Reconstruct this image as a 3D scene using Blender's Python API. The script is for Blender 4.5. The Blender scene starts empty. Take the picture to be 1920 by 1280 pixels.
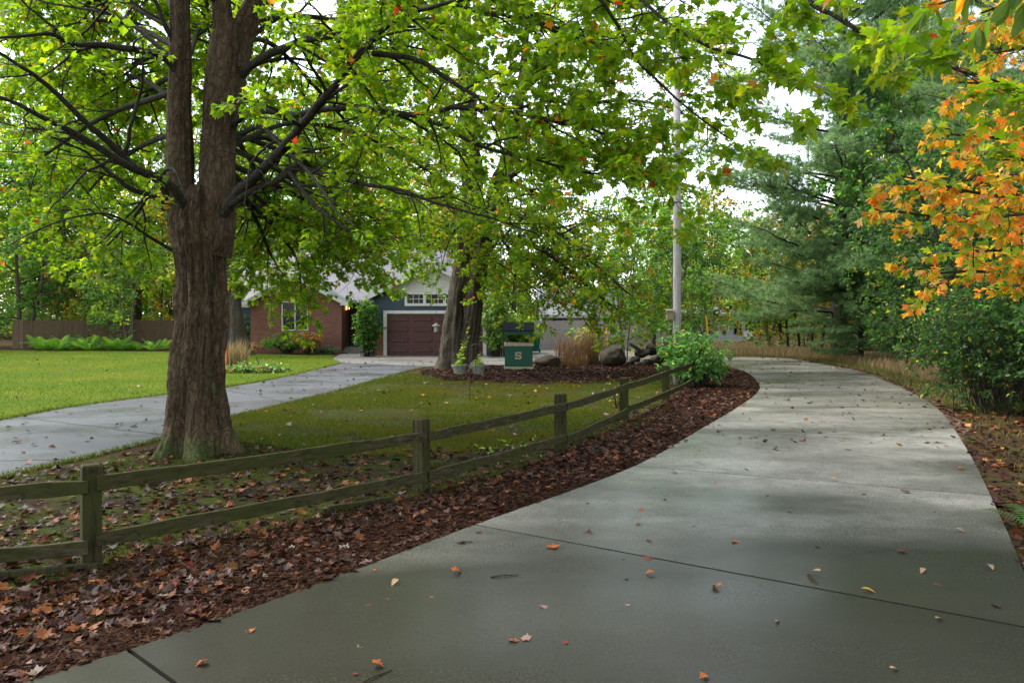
import bpy, math, random
import numpy as np
from mathutils import Vector

# ------------------------------------------------------------------ basics
sc = bpy.context.scene
COL = sc.collection
F, HZ, CH = 1480.0, 592.0, 2.0            # focal length in photo pixels, horizon row, eye height
R0 = np.random.default_rng(7)
random.seed(5)
rad = math.radians

def P(px, py, D):
    return np.array([(px - 960.0) / F * D, D, CH - (py - HZ) / F * D])
def G(px, py):
    D = CH * F / (py - HZ)
    return np.array([(px - 960.0) / F * D, D])
def V(*a):
    return np.array(a, float)
def unit(v):
    v = np.asarray(v, float)
    return v / np.maximum(np.linalg.norm(v, axis=-1, keepdims=True), 1e-9)

# ------------------------------------------------------------------ value noise
def _hash(i, j, k):
    n = (i * 73856093) ^ (j * 19349663) ^ (k * 83492791)
    n = (n ^ (n >> 13)) * 1274126177
    return ((n ^ (n >> 16)) & 0xffff) / 65535.0
def vnoise(p):
    p = np.asarray(p, float); i = np.floor(p).astype(np.int64); f = p - i; f = f * f * (3 - 2 * f)
    out = 0
    for dx in (0, 1):
        for dy in (0, 1):
            for dz in (0, 1):
                w = (f[:, 0] if dx else 1 - f[:, 0]) * (f[:, 1] if dy else 1 - f[:, 1]) * (f[:, 2] if dz else 1 - f[:, 2])
                out = out + w * _hash(i[:, 0] + dx, i[:, 1] + dy, i[:, 2] + dz)
    return out * 2 - 1

# ------------------------------------------------------------------ materials
MATS = {}
class NT:
    def __init__(s, name):
        s.m = bpy.data.materials.new(name); s.m.use_nodes = True
        s.t = s.m.node_tree; s.t.nodes.clear()
        s.out = s.t.nodes.new('ShaderNodeOutputMaterial')
        MATS[name] = s.m
    def n(s, typ, **kw):
        nd = s.t.nodes.new(typ)
        for k, v in kw.items():
            if k.startswith('i_'):
                key = k[2:]
                key = int(key) if key.isdigit() else key.replace('_', ' ')
                if hasattr(v, 'is_linked') or v.__class__.__name__.startswith('NodeSocket'):
                    s.t.links.new(v, nd.inputs[key])
                else:
                    nd.inputs[key].default_value = v
            else:
                setattr(nd, k, v)
        return nd
    def obj(s, scale=(1, 1, 1), rot=(0, 0, 0), loc=(0, 0, 0)):
        tc = s.n('ShaderNodeTexCoord')
        mp = s.n('ShaderNodeMapping', i_Vector=tc.outputs['Object'], i_Scale=scale, i_Rotation=rot, i_Location=loc)
        return mp.outputs[0]
    def noise(s, vec, scale=5, detail=4, rough=.55, dist=0):
        return s.n('ShaderNodeTexNoise', i_Vector=vec, i_Scale=scale, i_Detail=detail, i_Roughness=rough, i_Distortion=dist).outputs['Fac']
    def ramp(s, fac, stops):
        r = s.n('ShaderNodeValToRGB', i_Fac=fac); e = r.color_ramp.elements
        while len(e) < len(stops): e.new(.5)
        for el, (p, c) in zip(e, stops):
            el.position = p
            el.color = (c[0], c[1], c[2], 1) if hasattr(c, '__len__') else (c, c, c, 1)
        return r.outputs['Color']
    def mix(s, f, a, b, mode='MIX'):
        m = s.n('ShaderNodeMix', data_type='RGBA', blend_type=mode)
        for key, v in ((0, f), (6, a), (7, b)):
            if v.__class__.__name__.startswith('NodeSocket'): s.t.links.new(v, m.inputs[key])
            else:
                if key != 0 and len(v) == 3: v = (*v, 1)
                m.inputs[key].default_value = v
        return m.outputs[2]
    def mul(s, a, b): return s.n('ShaderNodeMath', operation='MULTIPLY', i_0=a, i_1=b).outputs[0]
    def bump(s, h, strength=.4, dist=.02, normal=None):
        b = s.n('ShaderNodeBump', i_Height=h, i_Strength=strength, i_Distance=dist)
        if normal is not None: s.t.links.new(normal, b.inputs['Normal'])
        return b.outputs[0]
    def bsdf(s, color, rough=.6, normal=None, spec=.4, metal=0, link=True):
        b = s.n('ShaderNodeBsdfPrincipled')
        for k, v in (('Base Color', color), ('Roughness', rough), ('Specular IOR Level', spec), ('Metallic', metal)):
            if v.__class__.__name__.startswith('NodeSocket'): s.t.links.new(v, b.inputs[k])
            else: b.inputs[k].default_value = (*v, 1) if hasattr(v, '__len__') and len(v) == 3 else v
        if normal is not None: s.t.links.new(normal, b.inputs['Normal'])
        if link: s.t.links.new(b.outputs[0], s.out.inputs[0])
        return b

def leaf_mat(name, trans=.42, boost=1.7, rough=.42, spec=.35, tint=(1, 1, .55)):
    t = NT(name)
    a = t.n('ShaderNodeAttribute', attribute_name='Col')
    b = t.bsdf(a.outputs['Color'], rough, spec=spec, link=False)
    tc = t.mix(1.0, a.outputs['Color'], tuple(boost * c for c in tint), 'MULTIPLY')
    tr = t.n('ShaderNodeBsdfTranslucent', i_Color=tc)
    mx = t.n('ShaderNodeMixShader', i_0=trans, i_1=b.outputs[0], i_2=tr.outputs[0])
    t.t.links.new(mx.outputs[0], t.out.inputs[0])
    return t.m
LEAF = leaf_mat('leaf', .55, 2.9)
CHIP = leaf_mat('bark_chip', .02, 1.0, .9, .04)
NEEDLE = leaf_mat('needle', .4, 1.7, .6, .2, (1, 1, .8))
LITTER = leaf_mat('dead_leaf', .12, 1.2, .5, .16, (1, .8, .6))
GRASS = leaf_mat('grass_blade', .3, 1.4, .7, .06)
DRYGRASS = leaf_mat('dry_grass', .3, 1.2, .7, .15, (1, .95, .8))

def bark_mat(name, c1, c2, c3, vs=(6, 6, 1.9), bump=.9, moss=0.0, mossz=.5):
    t = NT(name); v = t.obj(vs)
    n1 = t.noise(v, 2.2, 8, .65, .6); n2 = t.noise(t.obj((1, 1, .6)), 2.5, 5, .6)
    wv_ = t.n('ShaderNodeVectorMath', operation='MULTIPLY_ADD', i_0=t.n('ShaderNodeTexNoise', i_Vector=v, i_Scale=1.3, i_Detail=5.0).outputs['Color'], i_1=(1.6, 1.6, 1.6), i_2=v).outputs[0]
    vo = t.n('ShaderNodeTexVoronoi', i_Vector=wv_, i_Scale=2.1, feature='DISTANCE_TO_EDGE').outputs[0]
    cr = t.ramp(vo, [(0, 0.0), (.16, 1)])
    col = t.ramp(n1, [(.28, c1), (.5, c2), (.75, c3)])
    col = t.mix(.35, col, t.ramp(n2, [(.35, c1), (.65, c3)]))
    col = t.mix(t.n('ShaderNodeMath', operation='MULTIPLY_ADD', i_0=cr, i_1=-.3, i_2=.3).outputs[0], col, tuple(.35 * c for c in c1))
    if moss:
        tc = t.n('ShaderNodeTexCoord'); sx = t.n('ShaderNodeSeparateXYZ', i_0=tc.outputs['Object'])
        hz = t.n('ShaderNodeMapRange', i_Value=sx.outputs['Z'], i_1=0.0, i_2=mossz, i_3=1.0, i_4=0.0).outputs[0]
        nm = t.noise(t.obj((1, 1, .7), loc=(3, 1, 0)), 3.2, 5, .6)
        f = t.n('ShaderNodeMath', operation='ADD', i_0=nm, i_1=t.mul(hz, .3)).outputs[0]
        f = t.ramp(f, [(.6, 0.0), (.78, moss)])
        col = t.mix(f, col, (.055, .075, .018))
    h = t.n('ShaderNodeMath', operation='ADD', i_0=t.mul(n1, .6), i_1=t.mul(cr, .5)).outputs[0]
    t.bsdf(col, .85, t.bump(h, bump, .03), .2)
    return t.m
BARK = bark_mat('maple_bark', (.030, .019, .010), (.080, .052, .027), (.140, .097, .056), vs=(6, 6, 2.6), bump=1.0, moss=.8, mossz=.45)
LIMB = bark_mat('limb_bark', (.016, .014, .010), (.035, .030, .020), (.066, .058, .04), (5, 5, 5), .8, moss=.5, mossz=.1)
BARK2 = bark_mat('grey_bark', (.045, .036, .025), (.085, .068, .047), (.14, .117, .086), (9, 9, 1.5))
BARKD = bark_mat('dark_bark', (.022, .018, .014), (.045, .037, .028), (.075, .065, .05), (9, 9, 2))
STEM = bark_mat('light_stem', (.09, .07, .05), (.16, .13, .09), (.22, .18, .13), (6, 6, 2), .3)

def simple(name, c, rough=.6, nscale=8, var=.25, bump=.15, spec=.35, metal=0, stretch=(1, 1, 1)):
    t = NT(name); n = t.noise(t.obj(stretch), nscale, 5, .6)
    col = t.ramp(n, [(.3, tuple(x * (1 - var) for x in c)), (.7, tuple(min(1, x * (1 + var)) for x in c))])
    t.bsdf(col, rough, t.bump(n, bump, .01) if bump else None, spec, metal)
    return t.m

# ------------------------------------------------------------------ mesh + object builders
def mesh_arrays(name, verts, faces, mat, col=None, smooth=True):
    """verts (N,3); faces (M,k) int array"""
    me = bpy.data.meshes.new(name)
    verts = np.ascontiguousarray(verts, np.float32); faces = np.ascontiguousarray(faces, np.int32)
    me.vertices.add(len(verts)); me.vertices.foreach_set('co', verts.ravel())
    k = faces.shape[1]
    me.loops.add(faces.size); me.loops.foreach_set('vertex_index', faces.ravel())
    me.polygons.add(len(faces)); me.polygons.foreach_set('loop_start', np.arange(0, faces.size, k, dtype=np.int32))
    if col is not None:
        a = me.attributes.new('Col', 'FLOAT_COLOR', 'POINT')
        c = np.ones((len(verts), 4), np.float32); c[:, :3] = col
        a.data.foreach_set('color', c.ravel())
    me.update(calc_edges=True)
    if not smooth: me.shade_flat()
    if mat: me.materials.append(mat)
    return me

def link(name, me, parent=None, loc=None):
    o = bpy.data.objects.new(name, me); COL.objects.link(o)
    if parent is not None: o.parent = parent
    if loc is not None: o.location = loc
    return o
def tag(o, label=None, cat=None, group=None, kind=None):
    if label: o['label'] = label
    if cat: o['category'] = cat
    if group: o['group'] = group
    if kind: o['kind'] = kind
    return o
def thing(name, label, cat, loc=(0, 0, 0), group=None, rz=0, scale=1):
    o = bpy.data.objects.new(name, None); COL.objects.link(o)
    o.empty_display_size = .3
    o.location = loc; o.rotation_euler = (0, 0, rz); o.scale = (scale,) * 3 if not hasattr(scale, '__len__') else scale
    return tag(o, label, cat, group)
def copy_tree(o, parent=None):
    c = o.copy(); COL.objects.link(c); c.parent = parent
    for ch in list(o.children): copy_tree(ch, c)
    return c

class MB:
    """collects polygons for ONE mesh; coordinates in world minus origin"""
    def __init__(s, origin=(0, 0, 0)): s.v = []; s.f = []; s.o = np.array(origin, float)
    def add(s, vs, fs):
        b = len(s.v); s.v += [tuple(np.asarray(v, float) - s.o) for v in vs]; s.f += [tuple(b + i for i in f) for f in fs]; return s
    def box(s, x0, x1, y0, y1, z0, z1):
        v = [(x, y, z) for z in (z0, z1) for y in (y0, y1) for x in (x0, x1)]
        return s.add(v, [(0, 2, 3, 1), (4, 5, 7, 6), (0, 1, 5, 4), (2, 6, 7, 3), (0, 4, 6, 2), (1, 3, 7, 5)])
    def beam(s, a, b, w, h, up=(0, 0, 1)):
        """rectangular bar from a to b, w across, h along up"""
        a = np.asarray(a, float); b = np.asarray(b, float); d = unit(b - a); u = np.asarray(up, float)
        r = unit(np.cross(d, u)); u = np.cross(r, d)
        v = []
        for p in (a, b):
            for i, j in ((-1, -1), (1, -1), (1, 1), (-1, 1)): v.append(p + r * w / 2 * i + u * h / 2 * j)
        return s.add(v, [(3, 2, 1, 0), (4, 5, 6, 7), (0, 1, 5, 4), (1, 2, 6, 5), (2, 3, 7, 6), (3, 0, 4, 7)])
    def prism(s, poly, y0, y1, axis='y'):
        """extrude 2-D polygon (x,z) along y, or (x,y) along z, or (y,z) along x"""
        n = len(poly)
        def mk(p, t):
            if axis == 'y': return (p[0], t, p[1])
            if axis == 'z': return (p[0], p[1], t)
            return (t, p[0], p[1])
        v = [mk(p, y0) for p in poly] + [mk(p, y1) for p in poly]
        f = [tuple(range(n - 1, -1, -1)), tuple(range(n, 2 * n))] + [(i, (i + 1) % n, n + (i + 1) % n, n + i) for i in range(n)]
        return s.add(v, f)
    def lathe(s, prof, c, seg=20, sx=1, sy=1):
        c = np.asarray(c, float); v = []; f = []
        for r, z in prof:
            for k in range(seg):
                a = 2 * math.pi * k / seg; v.append(c + V(math.cos(a) * r * sx, math.sin(a) * r * sy, z))
        m = len(prof)
        for i in range(m - 1):
            for k in range(seg): f.append((i * seg + k, i * seg + (k + 1) % seg, (i + 1) * seg + (k + 1) % seg, (i + 1) * seg + k))
        f.append(tuple(range(seg - 1, -1, -1))); f.append(tuple((m - 1) * seg + k for k in range(seg)))
        return s.add(v, f)
    def tube(s, pts, r, k=8):
        vs, fs = tube(np.asarray(pts, float), np.broadcast_to(np.asarray(r, float), (len(pts),)), k)
        return s.add(list(vs), [tuple(q) for q in fs])
    def build(s, name, mat, parent=None, bevel=0, smooth=False, loc=None):
        me = bpy.data.meshes.new(name); me.from_pydata(s.v, [], s.f); me.update()
        import bmesh
        bm = bmesh.new(); bm.from_mesh(me); bmesh.ops.recalc_face_normals(bm, faces=bm.faces)
        if bevel:
            bmesh.ops.bevel(bm, geom=[e for e in bm.edges if e.calc_face_angle(0) > .6], offset=bevel, segments=1, affect='EDGES', clamp_overlap=True)
        bm.to_mesh(me); bm.free()
        (me.shade_smooth if smooth else me.shade_flat)()
        if mat: me.materials.append(mat)
        return link(name, me, parent, loc)

def tube(pts, r, k=8):
    n = len(pts); t = np.gradient(pts, axis=0); t = unit(t)
    ref = V(0, 0, 1) if abs(t[0][2]) < .9 else V(1, 0, 0)
    u = unit(np.cross(t[0], ref)); us = [u]
    for i in range(1, n):
        u = us[-1] - t[i] * np.dot(us[-1], t[i]); us.append(unit(u))
    us = np.array(us); w = np.cross(t, us)
    a = np.arange(k) * 2 * math.pi / k
    vs = pts[:, None, :] + np.asarray(r)[:, None, None] * (us[:, None, :] * np.cos(a)[None, :, None] + w[:, None, :] * np.sin(a)[None, :, None])
    i = np.arange(n - 1)[:, None]; j = np.arange(k)[None, :]
    fs = np.stack([i * k + j, i * k + (j + 1) % k, (i + 1) * k + (j + 1) % k, (i + 1) * k + j], -1).reshape(-1, 4)
    return vs.reshape(-1, 3), fs
def tubes_mesh(name, segs, mat, rmin=0.0, kf=None):
    VS = []; FS = []; b = 0
    for pts, r in segs:
        if r[0] < rmin: continue
        k = (16 if r[0] > .12 else 9 if r[0] > .05 else 6 if r[0] > .018 else 4) if kf is None else kf(r[0])
        v, f = tube(np.asarray(pts, float), np.asarray(r, float), k)
        VS.append(v); FS.append(f + b); b += len(v)
    return mesh_arrays(name, np.concatenate(VS), np.concatenate(FS), mat)
def spline(pts, n):
    """Catmull-Rom through pts (any dimension), n samples"""
    p = np.asarray(pts, float); m = len(p); ext = np.vstack([2 * p[0] - p[1], p, 2 * p[-1] - p[-2]])
    t = np.linspace(0, m - 1 - 1e-9, n); i = t.astype(int); f = (t - i)[:, None]
    a, b, c, d = ext[i], ext[i + 1], ext[i + 2], ext[i + 3]
    return .5 * (2 * b + (c - a) * f + (2 * a - 5 * b + 4 * c - d) * f ** 2 + (3 * b - a - 3 * c + d) * f ** 3)

# ------------------------------------------------------------------ leaves
def fan(half, cy):
    out = list(half) + [(-x, y) for x, y in half[::-1] if x != 0]
    v = np.array([(0, cy)] + out, float); n = len(out)
    f = np.array([(0, 1 + i, 1 + (i + 1) % n) for i in range(n)])
    return v, f
T_MAPLE = fan([(0, 0), (.36, -.02), (.27, .2), (.58, .5), (.30, .5), (.27, .74), (.16, .70), (0, 1)], .36)
T_MAPLE_LO = fan([(0, 0), (.38, .02), (.25, .26), (.52, .55), (.2, .58), (0, 1)], .36)
T_ELLIPSE = fan([(0, 0), (.2, .22), (.25, .5), (.13, .82), (0, 1)], .5)
T_DIAMOND = (np.array([(0, 0), (.36, .45), (0, 1), (-.36, .45)], float), np.array([(0, 1, 2), (0, 2, 3)]))
T_LOBED = fan([(0, 0), (.1, .22), (.16, .34), (.4, .6), (.36, .76), (.17, .62), (.14, .85), (0, 1)], .45)
T_OAK = fan([(0, 0), (.08, .12), (.26, .22), (.12, .34), (.34, .5), (.17, .58), (.3, .74), (.12, .82), (0, 1)], .5)

def leaves_geo(tmpl, pos, fwd, nrm, size, col, curl=.25, fold=.15, rng=R0):
    tv, tf = tmpl; N = len(pos)
    if N == 0: return np.zeros((0, 3)), np.zeros((0, 3), int), np.zeros((0, 3))
    fwd = unit(fwd); nrm = unit(nrm - fwd * (nrm * fwd).sum(1, keepdims=True)); side = np.cross(fwd, nrm)
    size = np.broadcast_to(size, (N,))
    cu = curl * rng.uniform(.2, 1.8, N); fo = fold * rng.uniform(-.4, 1.6, N)
    x = tv[:, 0][None] * rng.uniform(.85, 1.12, N)[:, None]; y = np.broadcast_to(tv[:, 1][None], (N, len(tv)))
    z = fo[:, None] * np.abs(x) - cu[:, None] * (y - .25) ** 2
    vs = pos[:, None] + size[:, None, None] * (side[:, None] * x[..., None] + fwd[:, None] * y[..., None] + nrm[:, None] * z[..., None])
    fs = tf[None] + (np.arange(N) * len(tv))[:, None, None]
    cs = np.repeat(col, len(tv), axis=0)
    return vs.reshape(-1, 3), fs.reshape(-1, 3), cs
def palette(rng, N, pal, jitter=.18):
    """pal: list of (weight, rgb)"""
    w = np.array([p[0] for p in pal], float); w /= w.sum(); c = np.array([p[1] for p in pal], float)
    k = rng.choice(len(pal), N, p=w)
    out = c[k] * rng.uniform(1 - jitter, 1 + jitter, (N, 1)) * rng.uniform(.92, 1.08, (N, 3))
    return out
def leaf_mesh(name, tmpl, pos, fwd, nrm, size, col, mat=None, **kw):
    v, f, c = leaves_geo(tmpl, pos, fwd, nrm, size, col, **kw)
    return mesh_arrays(name, v, f, mat or LEAF, c, smooth=False)

G_MAPLE = [(4, (.11, .19, .007)), (4, (.148, .235, .009)), (2.0, (.08, .15, .008)), (2.2, (.24, .275, .012)), (.12, (.42, .14, .02)), (.05, (.34, .04, .015))]
G_MAPLE2 = [(4, (.105, .19, .010)), (4, (.14, .23, .011)), (1.6, (.07, .14, .012)), (1.8, (.22, .26, .015)), (.8, (.46, .19, .02)), (.12, (.38, .06, .015))]
G_BACK = [(4, (.08, .16, .018)), (4, (.11, .20, .02)), (2, (.15, .23, .022)), (1.2, (.22, .25, .025)), (.25, (.38, .17, .02))]
G_BLUE = [(4, (.06, .14, .03)), (3, (.08, .17, .032)), (2, (.11, .20, .04)), (.15, (.3, .13, .02))]
G_YELL = [(3, (.12, .17, .02)), (3, (.19, .21, .022)), (2, (.30, .25, .03)), (1.1, (.36, .18, .025)), (.6, (.40, .12, .02)), (2, (.07, .12, .02))]
G_ORNG = [(3.4, (.62, .30, .035)), (2.8, (.52, .17, .03)), (1.7, (.62, .40, .055)), (1.2, (.58, .38, .22)), (5.5, (.22, .30, .025)), (2.4, (.11, .19, .015)), (.25, (.32, .07, .02))]
G_DARK = [(5, (.026, .066, .021)), (4, (.038, .088, .025)), (1.8, (.06, .115, .03)), (.25, (.32, .28, .03)), (.08, (.4, .16, .02))]
G_SHRUB = [(4, (.05, .12, .022)), (4, (.075, .15, .03)), (2, (.10, .18, .035)), (.2, (.3, .2, .03))]
G_LITTER = [(3, (.045, .016, .009)), (3, (.08, .026, .011)), (1.6, (.17, .055, .016)), (5, (.024, .011, .008)), (.7, (.10, .057, .038)), (.4, (.17, .125, .105)), (.4, (.22, .09, .025)), (.5, (.10, .014, .012))]

# ------------------------------------------------------------------ growth
def rand_perp(rng, d):
    a = rng.normal(size=3); a -= d * np.dot(a, d); return unit(a)
def poly(rng, p0, d0, L, n, wander, grav, r0, r1):
    pts = [np.array(p0, float)]; d = unit(d0); s = L / (n - 1)
    for i in range(n - 1):
        d = unit(d + rng.normal(size=3) * wander + V(0, 0, grav)); pts.append(pts[-1] + d * s)
    return np.array(pts), np.linspace(r0, r1, n)
def sprout(rng, pts, rr, specs, segs, tips, t0=.2, lev=0):
    """specs: list per level (spacing, length range, angle, flat, grav, npts)"""
    if lev >= len(specs): return
    spacing, lr, ang, flat, grav, npts = specs[lev]
    d = np.diff(pts, axis=0); ln = np.linalg.norm(d, axis=1); cum = np.concatenate([[0], np.cumsum(ln)]); L = cum[-1]
    n = max(2, int(L * (1 - t0) / spacing)); az = rng.uniform(0, 6.28)
    for t in np.linspace(t0, 1.0, n) + rng.uniform(-.4, .4, n) / n:
        t = min(max(t, 0.02), 1.0); s = t * L; i = min(np.searchsorted(cum, s) - 1, len(d) - 1); i = max(i, 0)
        p = pts[i] + d[i] * ((s - cum[i]) / max(ln[i], 1e-6)); td = unit(d[i]); r = np.interp(t, np.linspace(0, 1, len(rr)), rr)
        az += 2.4 + rng.normal() * .5
        u = unit(np.cross(td, V(0, 0, 1) if abs(td[2]) < .95 else V(1, 0, 0))); w = np.cross(u, td)
        lat = u * math.cos(az) + w * math.sin(az) * (1 - flat)
        a = ang * rng.uniform(.7, 1.25)
        dd = unit(td * math.cos(a) + unit(lat) * math.sin(a)); dd[2] *= (1 - .45 * flat)
        Lc = rng.uniform(*lr) * (1 - .45 * t)
        rc = min(r * .55, .012 * Lc + .003) if lev else min(r * .6, .02 * Lc)
        rc = max(rc, .0022)
        pp, r2 = poly(rng, p, dd, Lc, npts, .16, grav, rc, rc * .3)
        segs.append((pp, r2))
        if lev == len(specs) - 1: tips.append(pp)
        else: sprout(rng, pp, r2, specs, segs, tips, .18, lev + 1)
def tip_leaves(rng, tips, per, size, pal, petiole=.06, droop=.25, tilt=.5, jitter=.18):
    T = np.array(tips); M, k, _ = T.shape
    idx = np.repeat(np.arange(M), per); N = len(idx)
    t = rng.uniform(.12, 1, N) ** .8 * (k - 1 - 1e-6); i = t.astype(int); f = (t - i)[:, None]
    p = T[idx, i] * (1 - f) + T[idx, i + 1] * f; td = unit(T[idx, i + 1] - T[idx, i])
    lat = rng.normal(size=(N, 3)) * V(1, 1, .35); lat = unit(lat - td * (lat * td).sum(1, keepdims=True))
    fwd = unit(td * rng.uniform(.1, .9, (N, 1)) + lat - V(0, 0, 1) * droop * rng.uniform(.2, 1.8, (N, 1)))
    nrm = V(0, 0, 1) + rng.normal(size=(N, 3)) * tilt
    pos = p + fwd * petiole * rng.uniform(.3, 1.2, (N, 1))
    return pos, fwd, nrm, rng.uniform(.7, 1.15, N) * size, palette(rng, N, pal, jitter)

def in_poly(pts, poly):
    x, y = pts[:, 0], pts[:, 1]; r = np.zeros(len(pts), bool); n = len(poly)
    for i in range(n):
        x0, y0 = poly[i][0], poly[i][1]; x1, y1 = poly[(i + 1) % n][0], poly[(i + 1) % n][1]
        c = ((y0 > y) != (y1 > y)) & (x < (x1 - x0) * (y - y0) / (y1 - y0 + 1e-12) + x0); r ^= c
    return r
def scatter(rng, N, poly, near=None, power=1.4):
    """random ground points in poly, thinning with the distance from the drive's near end"""
    p = np.array([(q[0], q[1]) for q in poly]); lo, hi = p.min(0), p.max(0); out = []; tot = 0
    for _ in range(60):
        q = rng.uniform(lo, hi, (max(4 * N, 20000), 2))
        if near: q = q[rng.uniform(size=len(q)) < np.minimum(1, (near / np.maximum(np.hypot(q[:, 0], q[:, 1]), .1)) ** power)]
        q = q[in_poly(q, poly)]; out.append(q); tot += len(q)
        if tot >= N: break
    return np.concatenate(out)[:N]
# ------------------------------------------------------------------ camera, sky, sun
cam = bpy.data.cameras.new('camera'); co = bpy.data.objects.new('camera', cam); COL.objects.link(co)
co.location = (0, 0, CH); co.rotation_euler = (rad(90), 0, 0)
cam.sensor_width = 36; cam.lens = F / 1920 * 36; cam.shift_y = -(640 - HZ) / 1920
cam.clip_start = .05; cam.clip_end = 3000
sc.camera = co

w = bpy.data.worlds.new('World'); sc.world = w; w.use_nodes = True
nt = w.node_tree; nt.nodes.clear()
sky = nt.nodes.new('ShaderNodeTexSky'); sky.sky_type = 'NISHITA'; sky.sun_disc = False
SUN_EL, SUN_AZ = rad(54), rad(-65)
sky.sun_elevation = SUN_EL; sky.sun_rotation = SUN_AZ; sky.air_density = 1.0; sky.dust_density = 1.0; sky.ozone_density = 1.0
hs = nt.nodes.new('ShaderNodeHueSaturation'); hs.inputs['Saturation'].default_value = .42
bg = nt.nodes.new('ShaderNodeBackground'); bg.inputs['Strength'].default_value = .13
wo = nt.nodes.new('ShaderNodeOutputWorld')
nt.links.new(sky.outputs[0], hs.inputs['Color']); nt.links.new(hs.outputs[0], bg.inputs[0]); nt.links.new(bg.outputs[0], wo.inputs[0])
sl = bpy.data.lights.new('sun', 'SUN'); so = bpy.data.objects.new('sun', sl); COL.objects.link(so)
sl.energy = 1.5; sl.angle = rad(30); sl.color = (1, .95, .87)
sd = V(math.sin(SUN_AZ) * math.cos(SUN_EL), math.cos(SUN_AZ) * math.cos(SUN_EL), math.sin(SUN_EL))
so.rotation_euler = Vector(sd).to_track_quat('Z', 'Y').to_euler()
sc.view_settings.view_transform = 'Standard'; sc.view_settings.look = 'None'
sc.view_settings.exposure = 1.95; sc.view_settings.gamma = 1
cy = sc.cycles
cy.max_bounces = 12; cy.diffuse_bounces = 8; cy.glossy_bounces = 2; cy.transmission_bounces = 3; cy.transparent_max_bounces = 4
cy.sample_clamp_indirect = 6; cy.caustics_reflective = False; cy.caustics_refractive = False

# ------------------------------------------------------------------ ground materials
def ground_mat():
    t = NT('woodland_floor'); n = t.noise(t.obj(), 1.3, 8, .65); n2 = t.noise(t.obj(), 24, 5, .7)
    c = t.ramp(n2, [(.3, (.018, .010, .006)), (.5, (.05, .026, .014)), (.68, (.10, .055, .03))])
    c = t.mix(t.ramp(n, [(.45, 0.0), (.62, .65)]), c, (.045, .055, .014))
    t.bsdf(c, .9, t.bump(n2, .6, .03), .05); return t.m
def mulch_mat():
    t = NT('mulch'); n = t.noise(t.obj((1, 1, 1)), 40, 6, .7); n2 = t.noise(t.obj(), 2.2, 4, .6)
    c = t.ramp(n, [(.3, (.012, .007, .005)), (.52, (.04, .021, .013)), (.72, (.095, .05, .03))])
    c = t.mix(t.mul(n2, .4), c, (.03, .016, .01)); t.bsdf(c, .85, t.bump(n, .9, .03), .08); return t.m
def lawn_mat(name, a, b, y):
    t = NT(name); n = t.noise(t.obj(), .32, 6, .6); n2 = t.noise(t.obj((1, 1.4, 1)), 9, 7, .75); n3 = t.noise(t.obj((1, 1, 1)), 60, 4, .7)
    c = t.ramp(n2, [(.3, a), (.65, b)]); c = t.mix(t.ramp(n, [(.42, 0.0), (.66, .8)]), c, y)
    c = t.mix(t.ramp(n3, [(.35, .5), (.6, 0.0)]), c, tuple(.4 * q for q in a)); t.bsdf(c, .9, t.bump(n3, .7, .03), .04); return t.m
def moss_mat():
    t = NT('moss_soil'); n = t.noise(t.obj(), 1.6, 7, .65); n2 = t.noise(t.obj(), 30, 6, .7)
    c = t.ramp(n2, [(.3, (.012, .009, .006)), (.6, (.042, .028, .018))])
    g = t.ramp(n2, [(.3, (.018, .026, .005)), (.7, (.065, .082, .012))])
    c = t.mix(t.ramp(n, [(.42, 0.0), (.58, 1.0)]), c, g); t.bsdf(c, .9, t.bump(n2, .8, .03), .04); return t.m
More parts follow.
